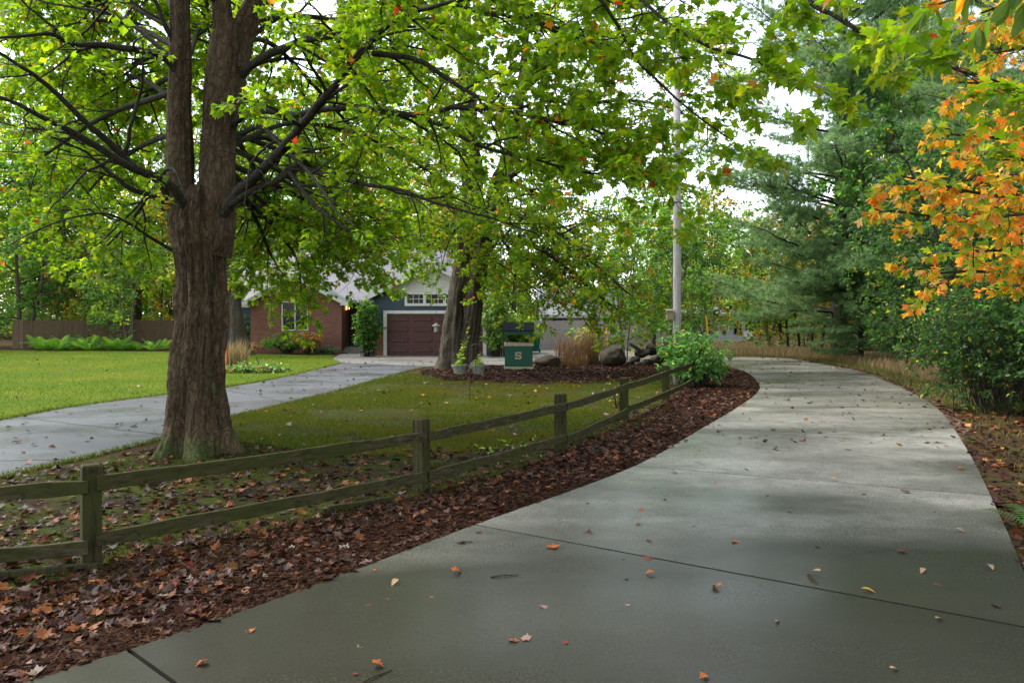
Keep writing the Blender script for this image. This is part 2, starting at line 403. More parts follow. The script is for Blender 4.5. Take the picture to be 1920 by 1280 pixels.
def concrete_mat(name, base, stain, wetscale, dry=None, lo=.10, hi=.3, dryfilm=.45):
    t = NT(name)
    n = t.noise(t.obj(), .55, 6, .62, .3); st = t.noise(t.obj((.3, .6, 1), rot=(0, 0, .35)), .9, 5, .55)
    fine = t.noise(t.obj(), 55, 6, .85); mid = t.noise(t.obj(loc=(4, 2, 0)), 4.5, 6, .7)
    c = t.ramp(n, [(.32, stain), (.6, base)])
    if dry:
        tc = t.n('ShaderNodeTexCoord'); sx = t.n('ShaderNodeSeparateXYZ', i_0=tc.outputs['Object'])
        shade_fade = t.n('ShaderNodeMapRange', i_Value=sx.outputs['Y'], i_1=4.0, i_2=11.5, i_3=-.2, i_4=.3).outputs[0]  # paler farther on: drier there, and canopy shade on near slabs put into colour
        dn = t.n('ShaderNodeMath', operation='ADD', i_0=t.noise(t.obj((.35, 1.0, 1), rot=(0, 0, .3), loc=(7, 3, 0)), .42, 4, .5), i_1=shade_fade).outputs[0]
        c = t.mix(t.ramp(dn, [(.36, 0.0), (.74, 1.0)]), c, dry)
    c = t.mix(t.ramp(st, [(.36, .75), (.6, 0.0)]), c, tuple(.62 * q for q in stain))
    spots = t.ramp(t.noise(t.obj(loc=(9, 0, 0)), 2.4, 3, .5), [(.66, 0.0), (.74, .5)])
    c = t.mix(spots, c, tuple(.35 * q for q in base))
    c = t.mix(t.ramp(mid, [(.35, .35), (.65, 0.0)]), c, tuple(.6 * q for q in base))
    c = t.mix(t.ramp(fine, [(.38, .85), (.58, 0.0)]), c, tuple(.25 * q for q in base))
    if dry:
        isl = t.n('ShaderNodeNewGeometry').outputs['Random Per Island']
        c = t.mix(1.0, c, t.ramp(isl, [(0, (.74, .75, .68)), (.5, (1.0, 1.0, 1.0)), (1, (1.25, 1.24, 1.22))]), 'MULTIPLY')
    pit = t.ramp(t.noise(t.obj(loc=(1, 7, 0)), 30, 3, .6), [(.60, 0.0), (.68, .7)])
    c = t.mix(pit, c, tuple(.22 * q for q in base))
    crack = t.n('ShaderNodeTexVoronoi', i_Vector=t.n('ShaderNodeVectorMath', operation='MULTIPLY_ADD', i_0=t.n('ShaderNodeTexNoise', i_Vector=t.obj(), i_Scale=1.2, i_Detail=6.0).outputs['Color'], i_1=(1.2, 1.2, 0), i_2=t.obj((.16, .16, .16))).outputs[0], i_Scale=1.0, feature='DISTANCE_TO_EDGE').outputs[0]
    c = t.mix(t.ramp(crack, [(.0, .7), (.0035, 0.0)]), c, (.012, .011, .009))
    wet = t.noise(t.obj((.5, .7, 1), loc=(2, 5, 0)), wetscale, 4, .5)
    r = t.n('ShaderNodeMapRange', i_Value=wet, i_1=.36, i_2=.62, i_3=lo, i_4=hi).outputs[0]
    r = t.n('ShaderNodeMath', operation='ADD', i_0=r, i_1=t.mul(fine, .12)).outputs[0]
    h = t.n('ShaderNodeMath', operation='ADD', i_0=t.mul(fine, .5), i_1=t.mul(mid, .9)).outputs[0]
    nb = t.bump(h, .3, .012)
    p = t.bsdf(c, .62, nb, .15)
    # a film of rain water, broken where the slab has drained
    film = t.n('ShaderNodeMapRange', i_Value=wet, i_1=.36, i_2=.66, i_3=1.0, i_4=dryfilm).outputs[0]
    film = t.mul(film, t.ramp(fine, [(.40, .5), (.56, 1.0)]))
    t.t.links.new(film, p.inputs['Coat Weight']); t.t.links.new(r, p.inputs['Coat Roughness']); p.inputs['Coat IOR'].default_value = 1.4
    t.t.links.new(t.bump(h, .07, .012), p.inputs['Coat Normal'])
    return t.m
M_GROUND = ground_mat(); M_MULCH = mulch_mat(); M_MOSS = moss_mat()
M_LAWN = lawn_mat('lawn', (.055, .11, .008), (.092, .15, .010), (.15, .165, .014))
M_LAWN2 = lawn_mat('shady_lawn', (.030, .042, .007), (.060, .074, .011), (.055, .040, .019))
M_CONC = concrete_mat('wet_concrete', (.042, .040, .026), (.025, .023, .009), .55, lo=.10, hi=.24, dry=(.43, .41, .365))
M_APRON = concrete_mat('pale_concrete', (.28, .262, .235), (.19, .175, .145), .8, lo=.3, hi=.5, dryfilm=.0)
M_ASPH = concrete_mat('wet_asphalt', (.135, .14, .155), (.085, .085, .09), 1.0, lo=.10, hi=.3)
M_SOIL = simple('dark_soil', (.02, .013, .009), .8, 20)

def sheet(name, poly, z, mat, kind='structure', sub=None):
    me = bpy.data.meshes.new(name)
    me.from_pydata([(p[0], p[1], z) for p in poly], [], [tuple(range(len(poly)))]); me.update()
    if me.polygons[0].normal.z < 0: me.flip_normals()
    me.materials.append(mat); return tag(link(name, me), kind=kind)

# ground reaching the horizon, gently rolling beyond 120 m is not visible, so it stays level
gm = MB(); gm.add([(-1500, -300, 0), (1500, -300, 0), (1500, 2500, 0), (-1500, 2500, 0)], [(0, 1, 2, 3)])
ground = tag(gm.build('ground', M_GROUND), kind='structure')

# ------------------------------------------------------------------ concrete driveway: one slab per joint
DL = [(-9.9, -3.1), (-7.3, -.5), (-4.75, 2.05), G(240, 1228), G(890, 990), G(1190, 878), G(1313, 808), G(1385, 765), G(1420, 738), G(1423, 722), G(1404, 702), G(1374, 690), V(7.9, 33.4), V(5.5, 34.2), V(2.2, 34.4), V(-1.2, 34.4)]
DR = [(-6.7, -6.3), (-4.1, -3.5), (-1.5, -.85), (1.0, 1.62), (3.3, 4.95), G(1857, 934), G(1800, 825), G(1757, 768), G(1703, 735), G(1650, 712), G(1602, 695), G(1529, 682), G(1468, 672.6), V(9.2, 38.4), V(4.2, 38.7), V(-1.2, 38.7)]
DL = np.array(DL); DR = np.array(DR)
NS = 9; nj = len(DL)
SL = spline(DL, (nj - 1) * NS + 1); SR = spline(DR, (nj - 1) * NS + 1)
dz = .035
mb = MB()
for i in range(nj - 1):
    a, b = SL[i * NS:(i + 1) * NS + 1].copy(), SR[i * NS:(i + 1) * NS + 1].copy()
    g = .014
    for e, s in ((0, 1), (-1, -1)):
        for arr in (a, b):
            dd = unit(arr[1 if e == 0 else -2] - arr[e]); arr[e] = arr[e] + dd * g
    m = len(a); NX = 6; vs = []
    for k in range(m):
        for q in range(NX + 1):
            p = a[k] + (b[k] - a[k]) * q / NX; vs.append((p[0], p[1], dz))
    top = len(vs)
    for k in range(m): vs.append((a[k][0], a[k][1], -.06))
    for k in range(m): vs.append((b[k][0], b[k][1], -.06))
    fs = [(k * (NX + 1) + q, k * (NX + 1) + q + 1, (k + 1) * (NX + 1) + q + 1, (k + 1) * (NX + 1) + q) for k in range(m - 1) for q in range(NX)]
    for k in range(m - 1):
        fs.append((k * (NX + 1), (k + 1) * (NX + 1), top + k + 1, top + k))
        fs.append((k * (NX + 1) + NX, (k + 1) * (NX + 1) + NX, top + m + k + 1, top + m + k))
    for k in (0, m - 1):
        ring = [k * (NX + 1) + q for q in range(NX + 1)]; fs.append(tuple(ring + [top + m + k, top + k]))
    mb.add(vs, fs)
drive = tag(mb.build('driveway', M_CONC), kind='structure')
DRIVE_POLY = np.vstack([SL, SR[::-1]])
# packed soil under the slabs shows in the joints
sheet('driveway_bed', DRIVE_POLY, .006, M_SOIL)

# ------------------------------------------------------------------ the other sheets
LD_U = [(-10.1, -8), (-10.1, 5), (-9.9, 11), G(0, 789), G(134, 764), G(322, 739), G(420, 727), G(524, 709), G(640, 682), (-7.5, 34.6)]
LD_L = [(-6.9, -8), (-6.8, 2), (-6.55, 7), G(0, 897), G(161, 860), G(310, 822), G(423, 786), G(504, 766), G(640, 731), G(751, 700), G(801, 689), (-2.4, 32)]
ld = np.vstack([spline([tuple(p) for p in LD_U], 60), spline([tuple(p) for p in LD_L], 60)[::-1]])
sheet('side_drive', ld, .016, M_ASPH)
APRON = [(-2.4, 31.6), (-3.3, 30.9), (-5.2, 32.2), (-7.2, 33.3), (-8.3, 36.5), (-8.8, 40.2), (-8.85, 43.2), (-6.9, 43.2), (-6.9, 40), (-.8, 40), (-.8, 46), (6.5, 46), (6.8, 38.2), (5.6, 34.6), (0.5, 33.9), (-.5, 31.6)]
sheet('garage_apron', APRON, .022, M_APRON)
lawn_far = [(-10.1, -8)] + [tuple(p) for p in spline([tuple(p) for p in LD_U], 40)] + [(-8.2, 37), (-9.2, 40.2), (-14, 41.6), (-17, 42.5), (-20, 44.2), (-24, 45.6), (-33, 45.6), (-60, 45), (-60, -8)]
sheet('lawn', lawn_far, .004, M_LAWN)
LC = [G(300, 850), G(330, 822), G(423, 786), G(504, 766), G(640, 731), G(751, 700), G(785, 703), G(830, 713), G(900, 717), G(1000, 719), G(1100, 719), G(1180, 714), G(1242, 704), G(1262, 718), G(1240, 745), G(1180, 775), G(1080, 812), G(980, 842), G(860, 850), G(720, 858), G(560, 846), G(440, 832)]
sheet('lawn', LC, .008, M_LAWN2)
ISLE = [G(790, 696), G(785, 704), G(830, 714), G(900, 718), G(1000, 720), G(1100, 720), G(1180, 715), G(1245, 704), G(1300, 690), (7.6, 33), (5.3, 33.9), (2.2, 34.1), (0.4, 33.8), (-.4, 31.5), (-2.4, 31.5)]
sheet('mulch_bed', ISLE, .026, M_MULCH)
# mossy yard under the big maple, fence line included
MOSS = [(-6.4, 1.5), (-6.3, 7), G(0, 902), G(161, 868), G(300, 840), G(430, 826), G(560, 840), G(715, 851), G(860, 843), G(980, 834), G(1080, 804), G(1180, 768), G(1260, 725), G(1290, 742), G(1230, 790), G(1100, 850), G(950, 905), G(800, 960), G(560, 1050), G(300, 1130), G(60, 1240), (-4.6, 3.0), (-5.6, 1.5)]
sheet('moss_yard', MOSS, .012, M_MOSS)
# mulch strip along the left edge of the drive
stripR = SL[NS * 1:NS * 10 + 6]
sL = [(-8.6, 1.2), (-6.0, 3.4), G(40, 1110), G(300, 1030), G(560, 985), G(800, 930), G(1000, 872), G(1130, 815), G(1215, 772), G(1290, 722), G(1300, 705), G(1350, 690)]
STRIP = [tuple(p) for p in stripR] + [tuple(p) for p in spline([tuple(p) for p in sL], 50)[::-1]]
sheet('mulch_bed', STRIP, .018, M_MULCH)
VERGE = [tuple(p) for p in SR[NS * 3:NS * 13]] + [(14.5, 50), (34, 50), (34, 8), (9, 2), (4, .5)]
sheet('leafy_verge', VERGE, .010, M_GROUND)
M_PINEDUFF = simple('pine_duff', (.085, .045, .025), .8, 30, .5, .6)
duffR = SR[NS * 6:NS * 13]; out = unit(np.stack([-(np.gradient(duffR, axis=0))[:, 1], np.gradient(duffR, axis=0)[:, 0]], 1)) * -1
sgn = 1 if np.dot(out[5], duffR[5] - SL[NS * 6 + 5]) > 0 else -1
wv = .26 + .2 * vnoise(np.stack([np.arange(len(duffR)) * .7, np.zeros(len(duffR)), np.zeros(len(duffR))], 1))
sheet('pine_needle_edge', [tuple(p) for p in duffR] + [tuple(p) for p in (duffR + sgn * out * wv[:, None])[::-1]], .014, M_PINEDUFF)

M_JOINT = simple('dark_joint', (.022, .022, .022), .7, 10, .3, .1)
uu, ll_ = spline([tuple(p) for p in LD_U], 200), spline([tuple(p) for p in LD_L], 200)
for yu, yl in ((10.6, 10.9), (15.5, 13.0), (21.6, 18.0), (25.6, 22.6), (30.0, 27.6)):
    a = uu[np.argmin(abs(uu[:, 1] - yu))]; b_ = ll_[np.argmin(abs(ll_[:, 1] - yl))]
    k = np.linspace(.004, .996, 14)[:, None]; c_ = a + (b_ - a) * k + np.random.default_rng(int(yu)).normal(size=(14, 2)) * .02; n_ = unit(b_ - a); n_ = V(-n_[1], n_[0]) * .016
    sheet('side_drive_joint', [tuple(p) for p in c_ + n_] + [tuple(p) for p in (c_ - n_)[::-1]], .020, M_JOINT)
# ------------------------------------------------------------------ rail fence
def wood_mat(name, c1, c2, moss, axis='x', sc_=1):
    t = NT(name)
    v = t.obj({'x': (1, 14, 14), 'z': (14, 14, 1), 'xy': (3, 3, 14)}[axis]); n = t.noise(v, 2.2 * sc_, 7, .65, .4); n2 = t.noise(t.obj(), 2.0, 6, .65)
    n3 = t.noise(t.obj(), 11, 4, .6)
    c = t.ramp(n, [(.34, c1), (.64, c2)]); c = t.mix(t.ramp(n2, [(.42, 0.0), (.64, moss)]), c, (.034, .039, .007))
    c = t.mix(t.ramp(n3, [(.6, 0.0), (.72, .6)]), c, tuple(.35 * q for q in c1))
    t.bsdf(c, .8, t.bump(n, .5, .008), .14); return t.m
M_RAIL = wood_mat('weathered_rail', (.012, .011, .004), (.075, .062, .03), .9, 'xy')
M_POST = wood_mat('mossy_post', (.010, .009, .003), (.055, .048, .02), .9, 'z')
FP = [(-9.2, 4.3), (-6.3, 5.15), G(171, 1065), G(790, 925), G(1051, 848), G(1170, 789), G(1248, 752), G(1297, 726)]
FP = [np.array(p) for p in FP]
fence = thing('rail_fence', 'mossy two rail wooden fence running along the left edge of the drive', 'fence', (*FP[3], 0))
OFF = np.array(fence.location)
for i, p in enumerate(FP):
    b = MB(OFF); hw = .069
    d = unit((FP[min(i + 1, len(FP) - 1)] - FP[max(i - 1, 0)])); n = V(-d[1], d[0]); t = .845 + .02 * math.sin(i * 2.1); ln = V(.012 * math.sin(i * 3.1), .01 * math.cos(i))
    vs = []
    for z in (-.1, t - .012, t):
        s = hw - (.012 if z == t else 0)
        for a, c in ((-1, -1), (1, -1), (1, 1), (-1, 1)):
            q = p + d * s * a + n * s * c + ln * z; vs.append((q[0], q[1], z))
    b.add(vs, [(0, 1, 2, 3), (8, 9, 10, 11)] + [(k * 4 + j, k * 4 + (j + 1) % 4, k * 4 + 4 + (j + 1) % 4, k * 4 + 4 + j) for k in (0, 1) for j in range(4)])
    b.build('post', M_POST, fence)
rng = np.random.default_rng(3)
for i in range(len(FP) - 1):
    for zc, hh in ((.675, .112), (.215, .108)):
        a, bq = FP[i], FP[i + 1]
        def front(p, q):
            d = unit(q - p); n = V(-d[1], d[0])
            if np.dot(n, -p) < 0: n = -n
            return d, n
        d, n = front(a, bq); o = .069 + .022
        # rails are nailed to the drive side of the posts, butted at the post centre
        A = a + n * o + d * .006; B = bq + n * o - d * .006
        L = np.linalg.norm(B - A); m = 11; vs = []
        jig = rng.normal(size=(m, 2)) * .005
        z0, z1 = zc + rng.normal() * .012, zc + rng.normal() * .012
        for k in range(m):
            s = k / (m - 1); c = A + (B - A) * s; z = z0 + (z1 - z0) * s - .012 * math.sin(math.pi * s)
            for u, v in ((-1, -1), (1, -1), (1, 1), (-1, 1)):
                vs.append((*(c + n * (.02 * u)), z + v * (hh / 2 + jig[k, 0 if v > 0 else 1])))
        fs = [(0, 1, 2, 3), tuple(4 * (m - 1) + q for q in (3, 2, 1, 0))] + [(4 * k + j, 4 * k + (j + 1) % 4, 4 * k + 4 + (j + 1) % 4, 4 * k + 4 + j) for k in range(m - 1) for j in range(4)]
        MB(OFF).add(vs, fs).build('rail', M_RAIL, fence, bevel=.004)
for (a, b_, lab) in ((G(-60, 1098), G(192, 1072), 'mossy fallen board lying on dead leaves against the nearest fence post'), (G(614, 964), G(738, 944), 'short fallen board lying in the leaves below the fence rails')):
    b3 = MB(((a[0] + b_[0]) / 2, (a[1] + b_[1]) / 2, .05)); b3.beam((*a, .06), (*b_, .055), .05, .05)
    tag(b3.build('fallen_board', M_POST, bevel=.005, loc=((a[0] + b_[0]) / 2, (a[1] + b_[1]) / 2, .05)), lab, 'board')

# ------------------------------------------------------------------ house
def brick_mat():
    t = NT('red_brick'); tc = t.n('ShaderNodeTexCoord'); sx = t.n('ShaderNodeSeparateXYZ', i_0=tc.outputs['Object'])
    cm = t.n('ShaderNodeCombineXYZ', i_0=t.n('ShaderNodeMath', operation='ADD', i_0=sx.outputs[0], i_1=sx.outputs[1]).outputs[0], i_1=sx.outputs[2]).outputs[0]
    b = t.n('ShaderNodeTexBrick', i_Vector=cm, i_Color1=(.25, .10, .06, 1), i_Color2=(.16, .062, .04, 1), i_Mortar=(.24, .16, .12, 1), i_Scale=1.0)
    b.inputs['Brick Width'].default_value = .21; b.inputs['Row Height'].default_value = .072; b.inputs['Mortar Size'].default_value = .008
    n = t.noise(t.obj(), 3, 5, .6); c = t.mix(t.mul(n, .35), b.outputs['Color'], (.12, .05, .04))
    t.bsdf(c, .85, t.bump(b.outputs['Fac'], -.3, .01), .2); return t.m
def shingle_mat(name, c1, c2):
    t = NT(name); tc = t.n('ShaderNodeTexCoord'); sx = t.n('ShaderNodeSeparateXYZ', i_0=tc.outputs['Object'])
    cm = t.n('ShaderNodeCombineXYZ', i_0=t.n('ShaderNodeMath', operation='ADD', i_0=sx.outputs[0], i_1=t.mul(sx.outputs[1], .01)).outputs[0], i_1=t.n('ShaderNodeMath', operation='MULTIPLY', i_0=sx.outputs[2], i_1=2.0).outputs[0]).outputs[0]
    b = t.n('ShaderNodeTexBrick', i_Vector=cm, i_Color1=(*c1, 1), i_Color2=(*c2, 1), i_Mortar=tuple(.45 * q for q in c1) + (1,), i_Scale=1.0)
    b.inputs['Brick Width'].default_value = .34; b.inputs['Row Height'].default_value = .14; b.inputs['Mortar Size'].default_value = .012
    n = t.noise(t.obj(), 5, 5, .6); c = t.mix(t.ramp(n, [(.4, 0.0), (.7, .4)]), b.outputs['Color'], tuple(.6 * q for q in c2))
    t.bsdf(c, .55, t.bump(b.outputs['Fac'], -.3, .012), .45); return t.m
M_BRICK = brick_mat(); M_SHING = shingle_mat('grey_shingle', (.145, .138, .158), (.105, .103, .12))
M_BLUE = simple('blue_siding', (.032, .056, .074), .5, 6, .2, .05)
M_WHITE = simple('white_trim', (.62, .60, .55), .5, 5, .1, .05)
M_SIDEW = simple('white_siding', (.58, .57, .50), .55, 5, .12, .05)
M_DOORG = simple('maroon_door', (.076, .026, .021), .45, 4, .18, .08, stretch=(1, 1, 9))
M_DARK = simple('dark_interior', (.006, .006, .007), .5, 4, .2, 0)
M_GLASS = simple('window_glass', (.008, .010, .010), .08, 3, .4, 0, spec=.3)
M_STEP = simple('step_stone', (.17, .15, .11), .8, 9)
M_BLACK = simple('black_iron', (.012, .012, .013), .45, 20, .3, .1)
M_LAMP = NT('lamp_glow'); em = M_LAMP.n('ShaderNodeEmission', i_Color=(1, .32, .08, 1), i_Strength=1.6); M_LAMP.t.links.new(em.outputs[0], M_LAMP.out.inputs[0]); M_LAMP = M_LAMP.m

HO = np.array((-8.0, 42.0, 0)); house = thing('brick_house', 'low red brick house with blue sided garage wing and maroon garage door', 'house', HO)
def hb(name, mat, mb, bevel=0, parent=house): return mb.build(name, mat, parent, bevel)
YG, YB = 39.5, 42.5                                  # garage front, brick gable front
def gx(px, D): return (px - 960) / F * D
def gz(py, D): return CH - (py - HZ) / F * D
# brick gable wing
bx0, bx1 = gx(470, YB), gx(640.5, YB); bxm = gx(556, YB); be = 2.78; ba = be + (bxm - bx0) * .53 + .14
wx0, wx1, wz0, wz1 = gx(528.5, YB), gx(578, YB), gz(619.5, YB), gz(565, YB)
m = MB(HO)
for (x0, x1, z0, z1) in ((bx0, wx0, 0, be), (wx1, bx1, 0, be), (wx0, wx1, 0, wz0), (wx0, wx1, wz1, be)):
    m.box(x0, x1, YB, YB + .22, z0, z1)
m.prism([(bx0, be), (bx1, be), (bxm, be + (bxm - bx0) * .53)], YB, YB + .22)
m.box(bx1 - .22, bx1, YB + .22, 46.5, 0, be); m.box(bx0, bx0 + .22, YB + .22, 46.5, 0, be)
hb('wall', M_BRICK, m)
# front window
def window(x0, x1, z0, z1, y, mull, bars, parent=house, w_=.07):
    f = MB(HO)
    f.box(x0, x1, y - .05, y + .06, z0, z0 + w_).box(x0, x1, y - .05, y + .06, z1 - w_, z1).box(x0, x0 + w_, y - .05, y + .06, z0 + w_, z1 - w_).box(x1 - w_, x1, y - .05, y + .06, z0 + w_, z1 - w_)
    for q in mull: f.box(q - w_ * .55, q + w_ * .55, y - .045, y + .055, z0 + w_, z1 - w_)
    win = hb('window', M_WHITE, f)
    e = [x0 + w_] + list(mull) + [x1 - w_]
    for a, b in zip(e[:-1], e[1:]):
        MB(HO).box(a, b, y + .058, y + .07, z0 + w_ * .5, z1 - w_ * .5).build('pane', M_GLASS, win)
    if bars:
        g = MB(HO)
        for a, b in zip(e[:-1], e[1:]):
            for k in range(1, bars[0]): 
                q = a + (b - a) * k / bars[0]; g.box(q - .012, q + .012, y + .03, y + .054, z0 + w_, z1 - w_)
            g.box(a, b, y + .028, y + .05, (z0 + z1) / 2 - .012, (z0 + z1) / 2 + .012)
        g.build('muntin', M_WHITE, win)
    return win
window(wx0, wx1, wz0, wz1, YB, [gx(553.5, YB)], None, w_=.06)
def roof_slab(x0, z0, x1, z1, y0, y1, th=.12):
    """a slope between eave (x0,z0) and ridge (x1,z1), running from y0 to y1"""
    return MB(HO).prism([(x0, z0), (x1, z1), (x1, z1 + th), (x0, z0 + th)], y0, y1)
s = .53; ov = .62
ex0, ex1 = bx0 - ov, bx1 + ov * .75
rz = be + (bxm - bx0) * s + .03; ez0 = rz - (bxm - ex0) * s; ez1 = rz - (ex1 - bxm) * s
hb('roof', M_SHING, roof_slab(ex0, ez0, bxm, rz, YB - .35, 48)); hb('roof', M_SHING, roof_slab(ex1, ez1, bxm - .001, rz + .002, YB - .348, 48))
for (xe, zee) in ((ex0, ez0), (ex1, ez1)):
    hb('fascia', M_WHITE, MB(HO).prism([(xe, zee - .15), (bxm, rz - .15), (bxm, rz + .10), (xe, zee + .10)], YB - .39, YB - .353))
hb('soffit', M_WHITE, MB(HO).prism([(ex0 + .02, ez0 - .03), (bx0 - .004, ez0 - .03), (bx0 - .004, ez0 + (bx0 - ex0) * s - .02)], YB - .34, YB + .3))
hb('soffit', M_WHITE, MB(HO).prism([(ex1 - .02, ez1 - .03), (bx1 + .004, ez1 - .03), (bx1 + .004, ez1 + (ex1 - bx1) * s - .02)], YB - .34, YB + .3))
# siding helper: lapped boards on a wall facing the camera
def siding(x0, x1, z0, z1, y, mat, lap=.13, clip=None, holes=()):
    m = MB(HO); z = z0
    while z < z1 - .01:
        zz = min(z + lap, z1); spans = [(x0, x1)]
        if clip: a, b = clip((z + zz) / 2); spans = [(max(x0, a), min(x1, b))]
        for hx0, hx1, hz0, hz1 in holes:
            if hz0 < (z + zz) / 2 < hz1:
                ns = []
                for a, b in spans:
                    if b <= hx0 or a >= hx1: ns.append((a, b)); continue
                    if a < hx0: ns.append((a, hx0))
                    if b > hx1: ns.append((hx1, b))
                spans = ns
        for a, b in spans:
            if b - a > .03: m.add([(a, y - .03, z), (b, y - .03, z), (b, y - .008, zz), (a, y - .008, zz), (a, y + .1, z), (b, y + .1, z), (b, y + .1, zz), (a, y + .1, zz)], [(0, 1, 2, 3), (0, 4, 5, 1), (3, 2, 6, 7), (4, 7, 6, 5), (0, 3, 7, 4), (1, 5, 6, 2)])
        z = zz
    return m
hb('side_wall', M_BLUE, siding(gx(425, 45), gx(470, 45), 0, 3.0, 45, M_BLUE))
# entry recess
hb('entry_wall', M_BLUE, siding(bx1 + .004, -6.95, 0, 2.75, 44.6, M_BLUE))
dx0, dx1 = gx(648, 44.3), gx(676, 44.3)
door = hb('front_door', M_DARK, MB(HO).box(dx0, dx1 - .25, 44.48, 44.555, .5, 2.55))
MB(HO).box(dx1 - .22, dx1 - .16, 44.45, 44.555, .5, 2.55).build('door_frame', M_WHITE, door)
hb('step', M_STEP, MB(HO).box(bx1 + .02, bx1 + 1.9, 43.0, 44.45, .02, .3), .01); hb('step', M_STEP, MB(HO).box(bx1 + .02, bx1 + 1.7, 42.6, 42.997, .02, .16), .01)
lm = MB(HO).box(bx1 + .06, bx1 + .12, 43.3, 43.36, 2.33, 2.52); hb('wall_lamp', M_LAMP, lm)
lm = MB(HO).box(bx1 + .22, bx1 + .25, 43.3, 43.36, 2.36, 2.5); hb('wall_lamp', M_LAMP, lm)
hb('porch_post', M_WHITE, MB(HO).box(gx(694, 39.7), gx(698, 39.7), 39.7, 39.8, .0, 2.9))
# main roof over the entry, ridge parallel to the front
def main_roof(x0, x1, y0, z0, y1, z1):
    m = MB(HO).prism([(y0, z0), (y1, z1), (y1 + .0, z1 + .12), (y0, z0 + .12)], x0, x1, axis='x')
    return m
hb('roof', M_SHING, main_roof(gx(418, 45), -2.0, 43.3, 2.74, 49.6, 6.0))
hb('roof', M_SHING, main_roof(gx(418, 45), -2.0, 56.0, 2.74, 49.604, 6.0))
hb('gutter', M_WHITE, MB(HO).box(bx1 + .5, -6.85, 43.18, 43.295, 2.72, 2.88))
hb('back_wall', M_BLUE, MB(HO).box(gx(425, 45) + .1, -2.2, 47, 54, 0, 3.2))
# garage wing
g0, g1 = -6.94, -.93; gm_ = (g0 + g1) / 2; gs = .49; ge = 2.98
apex = ge + (gm_ - g0) * gs
zb = gz(547, YG)                                      # blue below, white siding above
d0, d1, dt = gx(725.5, YG), gx(905.5, YG), gz(588, YG)
fx0, fx1, fz0, fz1 = gx(759, YG), gx(871, YG), gz(573.5, YG), zb
hb('lower_wall', M_BRICK, MB(HO).box(g0, d0 - .18, YG, YG + .1, 0, 1.15))
hb('siding', M_BLUE, siding(g0, g1, 1.155, zb, YG, M_BLUE, .135, lambda z: (g0, g1), holes=[(d0 - .175, d1 + .175, -1, dt + .17), (fx0, fx1, fz0, fz1 + 1)]))
hb('siding', M_BLUE, siding(d1 + .18, g1, 0, 1.15, YG, M_BLUE, .135))
hb('gable', M_SIDEW, siding(g0, g1, zb + .004, apex, YG, M_SIDEW, .2, lambda z: (gm_ - max(0, (apex - z)) / gs, gm_ + max(0, (apex - z)) / gs)))
hb('side_wall', M_BLUE, MB(HO).box(g0, g0 + .12, YG + .11, 47, 0, ge)); hb('side_wall', M_BLUE, MB(HO).box(g1 - .12, g1, YG + .11, 50, 0, ge))
window(fx0, fx1, fz0, fz1 - .003, YG - .03, [fx0 + (fx1 - fx0) / 3, fx0 + (fx1 - fx0) * 2 / 3], (3,), w_=.13)
gd = MB(HO).box(d0, d1, YG + .03, YG + .08, .03, dt)
nr, nc = 4, 4; pw = (d1 - d0) / nc; ph = (dt - .03) / nr
for r in range(nr):
    gd.box(d0, d1, YG + .022, YG + .0295, .03 + r * ph + .012, .03 + (r + 1) * ph - .012)
    for c in range(nc):
        x0, x1 = d0 + c * pw + .12, d0 + (c + 1) * pw - .12; z0, z1 = .03 + r * ph + .13, .03 + (r + 1) * ph - .13
        gd.add([(x0, YG + .0215, z0), (x1, YG + .0215, z0), (x1, YG + .0215, z1), (x0, YG + .0215, z1), (x0 + .05, YG - .004, z0 + .03), (x1 - .05, YG - .004, z0 + .03), (x1 - .05, YG - .004, z1 - .02), (x0 + .05, YG - .004, z1 - .02)],
               [(4, 5, 6, 7), (0, 1, 5, 4), (1, 2, 6, 5), (2, 3, 7, 6), (3, 0, 4, 7)])
gdo = hb('garage_door', M_DOORG, gd)
tr = MB(HO).box(d0 - .17, d0 - .003, YG - .05, YG + .07, .02, dt + .16).box(d1 + .003, d1 + .17, YG - .05, YG + .07, .02, dt + .16).box(d0 - .002, d1 + .002, YG - .048, YG + .07, dt + .002, dt + .158)
hb('door_trim', M_WHITE, tr)
ge0 = ge - .2; ov = .45; gr = apex + .05
for sg, xe in ((-1, g0 - ov), (1, g1 + ov)):
    ze = gr - abs(gm_ - xe) * gs; xm = gm_ + .001 * sg
    hb('roof', M_SHING, roof_slab(xe, ze, xm, gr + .001 * sg, YG - .45, 49.5))
    hb('fascia', M_WHITE, MB(HO).prism([(xe, ze - .13), (xm, gr - .13), (xm, gr + .1), (xe, ze + .1)], YG - .49, YG - .453))

